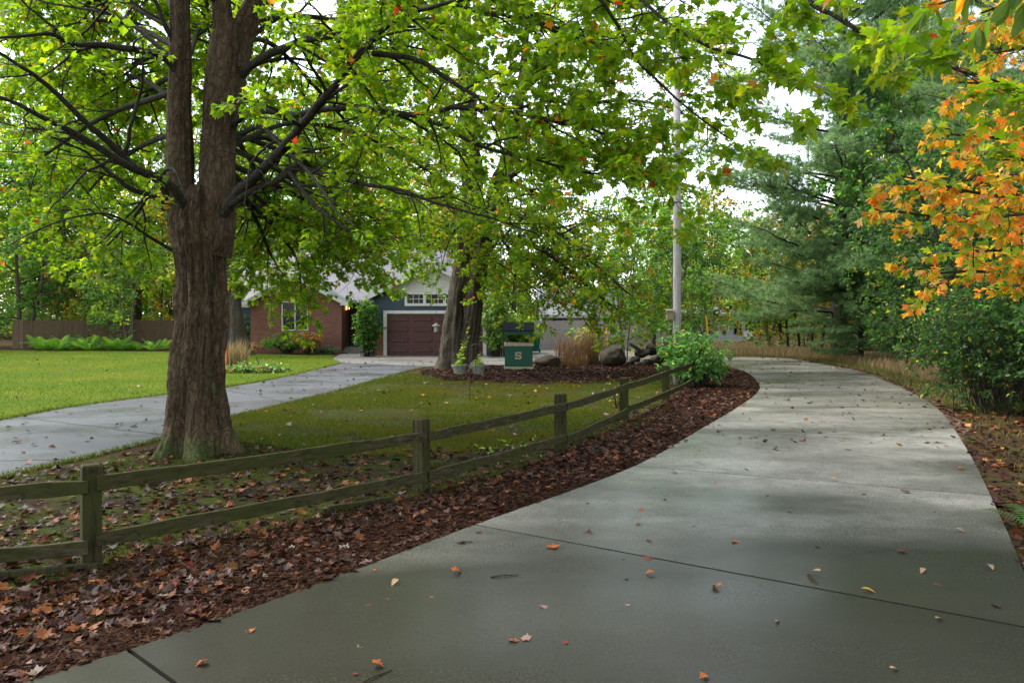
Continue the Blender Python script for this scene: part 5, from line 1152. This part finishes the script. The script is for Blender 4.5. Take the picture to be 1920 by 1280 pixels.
# unseen overhead crown, added to shade the near end of the drive
up, us = [], []
rng = np.random.default_rng(18)
for k in range(26):
    a = k * 2.4; p, rr = poly(rng, tp[15] + V(0, 0, .9 + .16 * k), V(math.cos(a), math.sin(a), .75 - .012 * k), rng.uniform(4.5, 9.5), 12, .1, -.02, .05, .01); us.append((p, rr)); sprout(rng, p, rr, [(.5, (1.2, 2.4), 1.0, .4, -.01, 7), (.42, (.5, .9), .9, .3, -.02, 5)], us, up, .15)
us.append((spline([tp[14], tp[15] + V(0, 0, 1), tp[15] + V(-.1, 0, 3), tp[15] + V(0, 0, 5.5)], 14), np.linspace(.06, .03, 14)))
link('branch', tubes_mesh('branch', [(s_ - O4, q) for s_, q in us], BARKD, rmin=.006), hx)
pos, fwd, nrm, sz, col = tip_leaves(rng, up, 30, .2, [(5, (.06, .11, .012)), (2, (.09, .15, .015)), (1, (.5, .27, .03))], droop=.4)
okk = ~((pos[:, 1] > .3) & ((CH + .43 * pos[:, 1] + .6) > pos[:, 2])); print('over', len(pos), okk.sum())
link('crown', leaf_mesh('crown', T_DIAMOND, pos[okk] - O4, fwd[okk], nrm[okk], sz[okk], col[okk], rng=rng), hx)

# ------------------------------------------------------------------ shrubs
def bush(name, label, cat, loc, rx, ry, z0_, z1_, nst, leaf, per, pal, tmpl, seed, group=None, stemmat=BARKD, spec=None, droop=.2, jitter=.22, part='foliage', r0=.014, base=.15, emin=-.35):
    o = thing(name, label, cat, loc, group); r = np.random.default_rng(seed); segs, tips = [], []
    for k in range(nst):
        a = r.uniform(0, 6.28); e = r.uniform(emin, 1); rr_ = r.uniform(.45, 1) ** .5
        ce = math.sqrt(max(0, 1 - e * e)); tgt = V(math.cos(a) * ce * rx * rr_, math.sin(a) * ce * ry * rr_, (z0_ + z1_) / 2 + (z1_ - z0_) / 2 * e * rr_)
        st = V(math.cos(a) * r.uniform(0, base) * rx, math.sin(a) * r.uniform(0, base) * ry, 0)
        md = st * .6 + tgt * .4 + V(0, 0, .18 * (z1_ - 0))
        tgt[2] = max(tgt[2], .12); path = spline([st, md, tgt], 10); rs = np.linspace(r0, r0 * .25, 10); segs.append((path, rs))
        sprout(r, path, rs, spec or [(.16, (.2, .45), .9, .25, -.01, 5)], segs, tips, .4)
    link('stem', tubes_mesh('stem', segs, stemmat, kf=lambda q: 5 if q > .006 else 3), o)
    p, f, n, s_, c = tip_leaves(r, tips, per, leaf, pal, droop=droop, petiole=.03, jitter=jitter)
    link(part, leaf_mesh(part, tmpl, p, f, n, s_, c, rng=r), o)
    return o
bush('dark_shrub', 'large dark green glossy shrub arching over the right edge of the drive', 'shrub', (11.0, 16.4, 0), 3.0, 2.4, -.4, 3.9, 150, .10, 10, G_DARK, T_ELLIPSE, 41, spec=[(.22, (.5, 1.1), .9, .3, -.05, 7), (.2, (.2, .4), .9, .3, -.02, 5)], r0=.013, base=.6, emin=-.85)
bush('dark_shrub', 'dark green shrub at the right edge below the orange leaves', 'shrub', (9.6, 11.6, 0), 1.9, 1.6, .3, 3.4, 45, .10, 10, G_DARK, T_ELLIPSE, 42, spec=[(.24, (.4, .9), .9, .3, -.05, 7), (.2, (.2, .4), .9, .3, -.02, 5)], r0=.022)
bush('fence_shrub', 'bright leafy shrub growing round the utility pole at the fence end', 'shrub', (gx(1300, 22.3), 22.3, 0), 1.05, .9, .1, 1.62, 75, .15, 13, [(4, (.075, .17, .045)), (4, (.11, .22, .065)), (2, (.16, .27, .10)), (.1, (.4, .25, .03))], T_ELLIPSE, 43, droop=.5, emin=-.75, base=.4)
bush('climbing_shrub', 'tall narrow green shrub beside the front entry and garage', 'shrub', (gx(690, 38.6), 38.6, 0), .72, .5, .1, 2.95, 60, .16, 11, G_SHRUB, T_ELLIPSE, 44, droop=.9, emin=-.9, base=.6)
bush('climbing_shrub', 'tall pale green shrub against the right end of the garage', 'shrub', (gx(931, 38.4), 38.4, 0), .72, .6, .1, 3.2, 70, .16, 12, [(3, (.08, .16, .04)), (3, (.13, .21, .06)), (2, (.20, .25, .08))], T_ELLIPSE, 45, droop=.6, emin=-.9, base=.6)
bush('boxwood', 'rounded green shrub under the front window of the brick wall', 'shrub', (gx(538, 41.2), 41.2, 0), 1.5, .8, .05, 1.12, 90, .085, 16, [(4, (.05, .12, .02)), (3, (.08, .16, .025))], T_DIAMOND, 46)
bush('weeping_maple', 'small weeping shrub with red brown leaves beside the green shrub', 'shrub', (gx(575, 40.6), 40.6, 0), .9, .7, .35, 1.2, 46, .11, 14, [(3, (.20, .075, .035)), (2, (.28, .12, .04)), (2, (.07, .12, .025))], T_ELLIPSE, 47, droop=1.0)
bush('low_plant', 'low blue green plant at the foot of the brick wall corner', 'plant', (gx(610, 41.2), 41.2, 0), .75, .4, .02, .38, 40, .10, 10, [(3, (.05, .10, .055)), (2, (.09, .15, .08))], T_ELLIPSE, 48)
bush('wall_shrub', 'green shrub in the corner left of the brick gable wall', 'shrub', (gx(457, 43.5), 43.5, 0), .55, .5, .05, 2.1, 34, .12, 11, G_SHRUB, T_ELLIPSE, 49)
bush('bronze_shrub', 'low rusty bronze shrub at the left foot of the brick wall', 'shrub', (gx(462, 41.6), 41.6, 0), .8, .5, .05, .62, 40, .09, 10, [(3, (.22, .12, .06)), (2, (.30, .19, .10)), (1, (.1, .12, .03))], T_ELLIPSE, 50)
bush('flower_bed', 'low green flower patch along the side drive by the lamp post', 'plant', (gx(478, 28.0), 28.0, 0), 1.25, .8, .02, .22, 90, .10, 8, [(4, (.06, .13, .02)), (2, (.10, .18, .04)), (.5, (.3, .10, .06)), (.4, (.4, .4, .35))], T_ELLIPSE, 51, base=1.0)
bush('lime_shrub', 'yellow green shrub behind the wishing well by the grey fence', 'shrub', (gx(972, 41.5), 41.5, 0), 1.3, .9, .1, 2.2, 60, .14, 11, [(3, (.15, .24, .03)), (2, (.22, .28, .045)), (2, (.10, .17, .03))], T_ELLIPSE, 52)
# goldenrod and dry brush between the boulders
def brush(name, label, x, y, rx, ry, h, n, seed, pal, group=None):
    r = np.random.default_rng(seed); a = r.uniform(0, 6.28, n); q = np.sqrt(r.uniform(size=n)); p = np.column_stack([np.cos(a) * q * rx, np.sin(a) * q * ry])
    return tag(link(name, blades(name, p, h, .022, .45, pal, DRYGRASS, r, 0.0, seg=2, jitter=.25), None, (x, y, .01)), label, 'plant', group)
TAN = [(3, (.36, .26, .13)), (2, (.44, .33, .18)), (1.4, (.25, .16, .08)), (.8, (.2, .2, .05))]; BRN = [(3, (.19, .10, .05)), (2, (.27, .16, .08)), (1, (.13, .07, .04)), (.6, (.15, .16, .04))]
brush('ornamental_grass', 'clump of tall dry ornamental grass at the foot of the rusty lamp post', gx(444, 29.6), 29.6, .42, .35, 1.05, 420, 61, TAN)
brush('dry_weeds', 'tall dry brown weeds between the wishing well and the rock pile', gx(1090, 32.4), 32.4, 1.0, .5, 1.25, 620, 62, BRN)
brush('dry_weeds', 'low dry brown weeds around the large mossy boulder', gx(1062, 31.4), 31.4, .9, .35, .5, 380, 63, BRN)
bush('goldenrod', 'thin yellow green weeds against the grey board fence', 'plant', (gx(1112, 33.4), 33.4, 0), 1.0, .5, .3, 1.75, 36, .11, 8, [(3, (.17, .2, .03)), (2, (.26, .22, .04)), (2, (.2, .12, .05))], T_ELLIPSE, 64)
bush('sapling', 'thin bare sapling standing by the fence rails in the shady lawn', 'plant', (gx(1158, 17.0), 17.0, 0), .28, .2, .2, .75, 9, .06, 2, [(3, (.14, .19, .03)), (2, (.26, .16, .06))], T_ELLIPSE, 65, r0=.006)
# ferns
def fern_geo(r, nfr, L, rise):
    V_, F_, C_ = [], [], []; b_ = 0
    for k in range(nfr):
        a = k * 2.4 + r.normal() * .3; n = 22; t = np.linspace(0, 1, n); l = L * r.uniform(.7, 1.15); el = r.uniform(.55, 1.25) * rise
        x = l * t * math.cos(min(el, 1.35)); z = l * (t * math.sin(min(el, 1.35)) - .45 * t ** 2.3 * r.uniform(.6, 1.3)); d = V(math.cos(a), math.sin(a), 0); sd_ = V(-math.sin(a), math.cos(a), 0)
        c = x[:, None] * d + z[:, None] * V(0, 0, 1); c[:, 2] = np.maximum(c[:, 2], .01); wv_ = .19 * l * np.sin(math.pi * np.clip(t * .93 + .06, 0, 1)) ** .8
        for s_ in (-1, 1):
            b0 = c[2:-1]; tip = b0 + sd_ * s_ * wv_[2:-1, None] + d * .05 * l + V(0, 0, -.02) ; nx = b0 + (c[3:] - b0) * .75
            v = np.stack([b0, tip, nx], 1).reshape(-1, 3); V_.append(v); F_.append(np.arange(len(v)).reshape(-1, 3) + b_); b_ += len(v)
            C_.append(np.repeat(palette(r, 1, [(3, (.06, .15, .02)), (2, (.10, .2, .03)), (1, (.14, .2, .035))], .2), len(v), 0))
    return mesh_arrays('fern', np.vstack(V_), np.vstack(F_), LEAF, np.vstack(C_), smooth=False)
r = np.random.default_rng(71); fp = [fern_geo(r, 16, 1.15, 1.0) for _ in range(3)]
fl = ['fern at the left end of the bed below the brown board fence'] + ['green fern in the bed along the brown board fence'] * 12
for k, px in enumerate((74, 92, 110, 130, 150, 168, 186, 206, 224, 243, 262, 286, 306)):
    D = 46.3 - .5 * (k % 3) - (.0 if k < 9 else .2); o = link('fern', fp[k % 3], None, (gx(px, D), D, 0)); o.rotation_euler = (0, 0, k * 1.1); o.scale = (1.45 if k < 9 else 1.1,) * 3
    tag(o, fl[k], 'fern', 'ferns along the board fence')
rf = G(1925, 1000); fo2 = link('fern', fern_geo(np.random.default_rng(5), 9, .62, .8), None, (rf[0] + .12, rf[1], .01)); tag(fo2, 'small fern drooping onto the right edge of the concrete drive', 'fern')
bush('mulch_weed', 'few pale green leaves sprouting from the fallen leaves by the fence', 'plant', (*G(948, 868), .02), .35, .3, .02, .16, 12, .07, 3, [(3, (.12, .22, .03))], T_ELLIPSE, 73, r0=.004, base=1.0)

# ------------------------------------------------------------------ pines
def pine_parts(seed, H, R, z0_, dens=1.0):
    r = np.random.default_rng(seed); segs = []; T_, Dn = [], []
    tp = np.column_stack([np.cumsum(r.normal(size=30)) * .03, np.cumsum(r.normal(size=30)) * .03, np.linspace(-.1, H, 30)]); segs.append((tp, np.linspace(.022 * H * .62, .03, 30)))
    z = z0_
    while z < H - .4:
        u = (z - z0_) / (H - z0_); L0 = R * (1 - u) ** .75 * (.75 if u < .05 else 1) + .3
        for k in range(int(r.integers(4, 7))):
            a = r.uniform(0, 6.28); L = L0 * r.uniform(.6, 1.1); st = V(np.interp(z, tp[:, 2], tp[:, 0]), np.interp(z, tp[:, 2], tp[:, 1]), z + r.normal() * .12)
            n = max(6, int(L / .3)); p, rr = poly(r, st, V(math.cos(a), math.sin(a), .12 + .5 * u), L, n, .05, .0 if u > .3 else -.02, .012 + .008 * L, .006)
            p[:, 2] += .10 * L * np.linspace(0, 1, n) ** 2.5
            segs.append((p, rr))
            m = int(L / .2 * dens)
            for t in np.linspace(.22, 1, m):
                i = min(int(t * (n - 1)), n - 2); q = p[i] + (p[i + 1] - p[i]) * (t * (n - 1) - i); d = unit(p[i + 1] - p[i]); sd_ = unit(np.cross(d, V(0, 0, 1)))
                for s_ in (-1, 1):
                    l2 = min(.25 + .32 * L * (1 - t) ** .6 * r.uniform(.5, 1.2), 1.3); e = unit(d * .8 + sd_ * s_ * r.uniform(.5, 1.1) + V(0, 0, r.normal() * .16 + .1))
                    segs.append((np.array([q, q + e * l2 * .5, q + e * l2 + V(0, 0, .04)]), np.array([.007, .005, .003])))
                    for w_ in np.arange(.2, l2 + .1, .16):
                        T_.append(q + e * min(w_, l2) + r.normal(size=3) * .04); Dn.append(unit(e + V(0, 0, .35) + r.normal(size=3) * .25))
        z += r.uniform(.42, .7)
    T_, Dn = np.array(T_), np.array(Dn); nn = 15; N = len(T_)
    idx = np.repeat(np.arange(N), nn); M = len(idx); d = unit(Dn[idx] + r.normal(size=(M, 3)) * .62); L = r.uniform(.12, .24, M)[:, None]
    sd_ = unit(np.cross(d, r.normal(size=(M, 3)))) * .010; bp = T_[idx] + r.normal(size=(M, 3)) * .02
    v = np.stack([bp - sd_, bp + sd_, bp + d * L], 1).reshape(-1, 3); c = palette(r, N, [(4, (.15, .255, .11)), (3, (.19, .30, .135)), (2, (.24, .35, .16)), (.15, (.25, .15, .06))], .2)[idx]
    return tubes_mesh('trunk', segs, BARKD, kf=lambda q: 10 if q > .1 else 5 if q > .02 else 3), mesh_arrays('needles', v, np.arange(M * 3).reshape(-1, 3), NEEDLE, np.repeat(c, 3, 0), smooth=False)
PA = pine_parts(81, 20, 5.6, 1.4, 1.0); PB = pine_parts(82, 15, 4.6, .8, 1.15)
print('pine', len(PA[1].polygons), len(PB[1].polygons))
for k, (x, y, s_, rz_, pr, lab) in enumerate(((14.9, 36, 1.42, .3, PA, 'tall white pine leaning its boughs over the far bend of the drive'), (17.4, 30.5, 1.0, 1.7, PB, 'white pine with low sweeping boughs beside the dry grass'), (19.0, 24.8, 1.05, 3.1, PA, 'white pine behind the dark shrub on the right'), (25.5, 33, 1.1, 4.4, PA, 'white pine deep in the right hand wood'), (21.5, 43, 1.15, 5.2, PA, 'white pine behind the thin trunks at the bend'), (14.9, 19.5, .95, 2.2, PB, 'dark pine directly behind the orange leaved tree'), (16.8, 27.0, 1.05, 5.9, PB, 'white pine rising just left of the orange leaves'), (14.6, 33.0, .62, 3.9, PB, 'short young pine at the edge of the dry grass'))):
    o = thing('pine_tree', lab, 'tree', (x, y, 0), 'pines along the right of the drive', rz_, s_); link('trunk', pr[0], o); link('needles', pr[1], o)

# ------------------------------------------------------------------ broadleaf background trees
def broad(seed, H, R, z0_, leaf, per, pal, bark, nsc=1.0, tmpl=T_DIAMOND, tr=.2, lean=.0, multi=1, wide=1.0):
    r = np.random.default_rng(seed); segs, tips = [], []
    for m in range(multi):
        a = r.uniform(0, 6.28); d = V(math.cos(a), math.sin(a), 0) * ((.28 if multi > 1 else 0) + lean)
        tp, rr = poly(r, V(math.cos(a), math.sin(a), 0) * (.12 if multi > 1 else 0) + V(0, 0, -.1), unit(V(0, 0, 1) + d), H * .92, 16, .035, .02, tr / multi ** .5, .03); segs.append((tp, rr))
        z = z0_
        while z < H * .9:
            u = (z - z0_) / (H - z0_); L = R * (math.sin(math.pi * min(1, .22 + u * .78)) ** .7) * r.uniform(.6, 1.1) * wide
            a = r.uniform(0, 6.28); i = min(int(np.searchsorted(tp[:, 2], z)), 15); p, q = poly(r, tp[i], V(math.cos(a), math.sin(a), .35 + .9 * u), max(L, .8), 9, .1, -.005, min(rr[i] * .55, .02 * L + .01), .01); segs.append((p, q))
            sprout(r, p, q, [(.48 / nsc, (.9, 1.9), .95, .3, -.01, 6), (.42 / nsc, (.4, .9), .9, .25, -.02, 5)], segs, tips, .2)
            z += r.uniform(.28, .55) * multi ** .5 / nsc
    p, f, n, s_, c = tip_leaves(r, tips, per, leaf, pal, droop=.3, tilt=.7, petiole=.18)
    print('broad', seed, len(p))
    return tubes_mesh('trunk', segs, bark, rmin=.008, kf=lambda q: 10 if q > .08 else 5 if q > .02 else 3), leaf_mesh('crown', tmpl, p, f, n, s_, c, rng=r)
BA = broad(201, 17, 5.2, 1.8, .24, 34, G_BACK, BARK2, .85, tr=.26); BB = broad(202, 14, 4.6, 1.2, .23, 36, G_BLUE, BARK2, .9, tr=.2, multi=2); BC = broad(203, 11, 4.0, .8, .21, 34, G_YELL, BARKD, .9, tr=.12, multi=2); BD = broad(204, 6.5, 3.0, .8, .18, 30, G_SHRUB, STEM, 1.0, tr=.07, multi=3, wide=1.0)
BE = broad(205, 8.5, 2.8, 1.3, .18, 26, [(3, (.14, .16, .02)), (2, (.30, .20, .025)), (2, (.38, .17, .025)), (2, (.07, .12, .018)), (.6, (.40, .10, .02))], BARKD, 1.0, tr=.09)
BF = broad(206, 7.5, 3.2, .5, .17, 30, G_DARK + [(2, (.06, .13, .03))], BARKD, 1.0, tr=.08, multi=3)
KIND = {'F': ('dark_tree', BF, 'dark tree'), 'A': ('broadleaf_tree', BA, 'tall green tree'), 'B': ('ash_tree', BB, 'blue green twin stemmed tree'), 'C': ('birch_tree', BC, 'yellowing bushy tree'), 'D': ('understory_tree', BD, 'small spreading green tree'), 'E': ('autumn_sapling', BE, 'thin dark trunked tree with orange leaves')}
BG = [  # (kind, px, D, scale, place, unique label)
 ('B', 40, 49.5, 1.0, 'pair of grey trunks rising just behind the brown board fence', 1), ('A', -60, 52, 1.0, 'tall tree at the left end of the brown board fence', 1), ('A', 118, 55, 1.05, 'tall tree behind the fern bed and brown fence', 1), ('B', 190, 58, 1.1, 'blue green tree behind the middle of the brown fence', 1),
 ('D', 240, 46.8, .95, 'small spreading tree with three pale stems in front of the brown fence', 1), ('C', 300, 54, 1.0, 'yellowing tree behind the right part of the brown fence', 1), ('A', 345, 60, 1.1, 'tall tree right behind the big maple trunk', 1), ('C', 170, 51, .75, 'bushy yellow green tree above the fence behind the pale stems', 1), ('D', 90, 52, .9, 'low green tree between the two grey trunks and the fern bed', 1), ('A', 60, 60, 1.4, 'tallest tree at the far left above the grey trunks', 1), ('A', 255, 60, 1.35, 'tall tree between the fern bed and the big maple', 1), ('C', 1325, 52, .95, 'yellow green tree filling the gap right of the utility pole', 1), ('B', 1215, 58, 1.0, 'tall blue green tree behind the utility pole', 1), ('A', -190, 48, 1.1, 'tall tree beyond the left edge of the lawn', 1),
 ('A', 470, 63, 1.2, 'tall tree behind the left end of the house roof', 1), ('B', 560, 66, 1.35, 'tall blue green tree behind the brick gable', 1), ('A', 660, 64, 1.25, 'tall tree behind the roof between the two gables', 1), ('A', 770, 68, 1.3, 'tall tree behind the garage gable', 1), ('C', 850, 62, 1.0, 'yellow green tree behind the garage and the second maple', 1), ('A', 960, 70, .95, 'tree behind the wishing well and grey fence', 1), ('B', 1050, 72, .85, 'blue green tree behind the pale outbuilding', 1), ('C', 1110, 58, .8, 'yellowing tree beside the pale outbuilding', 1),
 ('B', 1160, 52, .72, 'dark green tree behind the dry weeds', 1), ('A', 1225, 44, .55, 'green tree just left of the utility pole', 1), ('D', 1175, 36, .85, 'bushy green understory tree above the rock pile', 1), ('D', 1245, 34.5, .95, 'bushy green tree directly behind the utility pole', 1), ('C', 1290, 50, .72, 'yellow green tree right of the utility pole', 1),
 ('D', 1330, 41.5, 1.0, 'leaning multi stemmed tree at the bend of the drive', 1), ('A', 1340, 68, .62, 'distant green tree above the white building', 1), ('C', 1400, 66, .8, 'distant yellow tree beyond the bend', 1), ('B', 1440, 60, .72, 'distant blue green tree beyond the bend', 1), ('C', 1470, 52, .8, 'yellowing tree over the far dry grass', 1), ('D', 1450, 45, 1.1, 'green understory tree over the garden chair', 1),
 ('E', 1478, 46, .9, 'leftmost thin trunk of the orange leaved saplings at the bend', 1), ('E', 1500, 44, .8, 'second thin trunk from the left among the orange leaved saplings', 1), ('E', 1522, 47, 1.0, 'third thin trunk from the left among the orange leaved saplings', 1), ('E', 1540, 43, .85, 'middle thin trunk of the orange leaved saplings', 1), ('E', 1560, 46, .95, 'thin sapling trunk left of the first tall pine', 1), ('E', 1580, 44, .7, 'short orange leaved sapling against the pine trunk', 1), ('E', 1625, 42, .9, 'orange leaved sapling behind the young pine', 1), ('D', 1510, 48, 1.1, 'green leaved tree above the orange saplings', 1),
 ('F', 1950, 20, 1.1, 'dark broadleaf tree behind the orange leaved tree', 1), ('A', 2150, 24, .8, 'tall tree outside the right edge of the photo', 1), ('F', 1890, 18.5, .9, 'dense green understory tree behind the dark shrub', 1), ('F', 1790, 22.5, .8, 'green understory tree under the pines', 1), ('F', 1700, 28, .8, 'dark understory tree between the dry grass and the tall pine', 1), ('F', 1850, 22, 1.1, 'spreading understory tree left of the dark shrub', 1), ('B', 1760, 34, .9, 'blue green tree between the white pines', 1)]
done = set()
for i, (k, px, D, s_, lab, u) in enumerate(BG):
    nm, (tm, cm), _ = KIND[k]; o = thing(nm, lab, 'tree', (gx(px, D), D, 0), {'A': 'tall background trees', 'B': 'blue green background trees', 'C': 'yellowing background trees', 'D': 'small understory trees', 'E': 'orange leaved saplings at the bend', 'F': 'dark trees in the right hand wood'}[k], i * 1.37, s_)
    link('trunk', tm, o); link('crown', cm, o)
# old tree in front of the left end of the house
q = thing('old_tree', 'old leaning tree trunk between the big maple and the brick house', 'tree', (gx(447, 40.5), 40.5, 0)); OQ = np.array(q.location)
VS, FS, b = [], [], 0
T4 = lambda px, py: P(px, py, 40.5)
b4 = T4(452, 668); b4[2] = -.1
addp(*trunk_surface([b4, T4(450, 640), T4(444, 600), T4(436, 550), T4(430, 480), T4(432, 400), T4(436, 300)], [.42, .38, .36, .34, .3, .26, .18], 48, .36, 4.4, flare=.5))
sg = [(spline([T4(436, 566), T4(455, 552), T4(470, 530), T4(478, 500), T4(505, 470), T4(530, 400)], 24), np.linspace(.19, .08, 24))]
tips = []; r = np.random.default_rng(91)
for k in range(16):
    a = k * 2.4; st = T4(434, 470 - k * 14); p, rr = poly(r, st, V(math.cos(a), math.sin(a), .5), r.uniform(2.5, 4), 9, .1, -.01, .07, .012); sg.append((p, rr)); sprout(r, p, rr, [(.5, (.9, 1.8), .95, .3, -.02, 6), (.4, (.4, .9), .9, .25, -.03, 5)], sg, tips, .25)
for k in range(9):
    a = k * 2.4; st = T4(436, 520 - k * 5); p, rr = poly(r, st, V(math.cos(a), math.sin(a) * .6 - .3, .45), r.uniform(2.6, 4.2), 9, .1, -.09, .05, .01); sg.append((p, rr)); sprout(r, p, rr, [(.4, (.9, 1.8), .95, .3, -.03, 6), (.35, (.4, .9), .9, .25, -.03, 5)], sg, tips, .25)
sprout(r, sg[0][0], sg[0][1], [(.5, (.9, 1.8), .95, .3, -.02, 6), (.4, (.4, .9), .9, .25, -.03, 5)], sg, tips, .5)
for s_, rr in sg:
    v, f = tube(s_, rr, 10 if rr[0] > .05 else 4); addp(v, f)
link('trunk', mesh_arrays('trunk', np.concatenate(VS) - OQ, np.concatenate(FS), BARK2), q)
p, f, n, s_, c = tip_leaves(r, tips, 18, .16, [(3, (.11, .17, .018)), (3, (.17, .21, .02)), (2, (.07, .13, .016)), (.5, (.35, .14, .02))], petiole=.12)
link('crown', leaf_mesh('crown', T_MAPLE_LO, p - OQ, f, n, s_, c, rng=r), q)
# wood that closes the view far behind everything
r = np.random.default_rng(99); xs = r.uniform(-80, 90, 130000); ys = 84 + r.uniform(-4, 10, len(xs)) ; top = 7.5 + 4.5 * vnoise(np.column_stack([xs * .12, xs * 0, xs * 0])) + 2 * vnoise(np.column_stack([xs * .5, xs * 0 + 3, xs * 0])); top = np.where((xs > 12) & (xs < 30), top * .8, top) + np.where(xs < 2, 4, 0)
zs = r.uniform(0, 1, len(xs)) ** .8 * top; N = len(xs)
fr = np.column_stack([r.normal(size=N), r.normal(size=N), r.normal(size=N) * .4]); cl = vnoise(np.column_stack([xs * .35, ys * .35, zs * .35]))
tag(link('far_wood', leaf_mesh('far_wood', T_DIAMOND, np.column_stack([xs, ys, zs]), fr, V(0, -.4, 1) + r.normal(size=(N, 3)) * .6, r.uniform(.3, .6, N), palette(r, N, G_BACK + [(2, (.2, .2, .03))], .2), rng=r)), kind='stuff')
xs = r.uniform(-75, -1, 90000); ys = 72 + r.uniform(-4, 6, len(xs)); top = 13.5 + 4 * vnoise(np.column_stack([xs * .14, xs * 0, xs * 0 + 7])) + 2 * vnoise(np.column_stack([xs * .5, xs * 0 + 3, xs * 0])); N = len(xs)
zs = r.uniform(0, 1, N) ** .8 * top
tag(link('far_wood', leaf_mesh('far_wood', T_DIAMOND, np.column_stack([xs, ys, zs]), np.column_stack([r.normal(size=N), r.normal(size=N), r.normal(size=N) * .4]), V(0, -.4, 1) + r.normal(size=(N, 3)) * .6, r.uniform(.25, .5, N), palette(r, N, G_BACK + [(2, (.2, .2, .03))], .2), rng=r)), kind='stuff')
UG = [(13.5, 47), (19, 39), (22, 26), (30, 26), (34, 58), (24, 60)]; pu = scatter(r, 14000, UG); N = len(pu)
tag(link('undergrowth', leaf_mesh('undergrowth', T_DIAMOND, np.column_stack([pu, r.uniform(.02, 1, N) ** 2 * 1.0]), r.normal(size=(N, 3)) * V(1, 1, .5), V(0, 0, 1) + r.normal(size=(N, 3)) * .5, r.uniform(.1, .22, N), palette(r, N, G_DARK + [(3, (.16, .08, .04)), (2, (.25, .2, .05))], .25), rng=r)), kind='stuff')
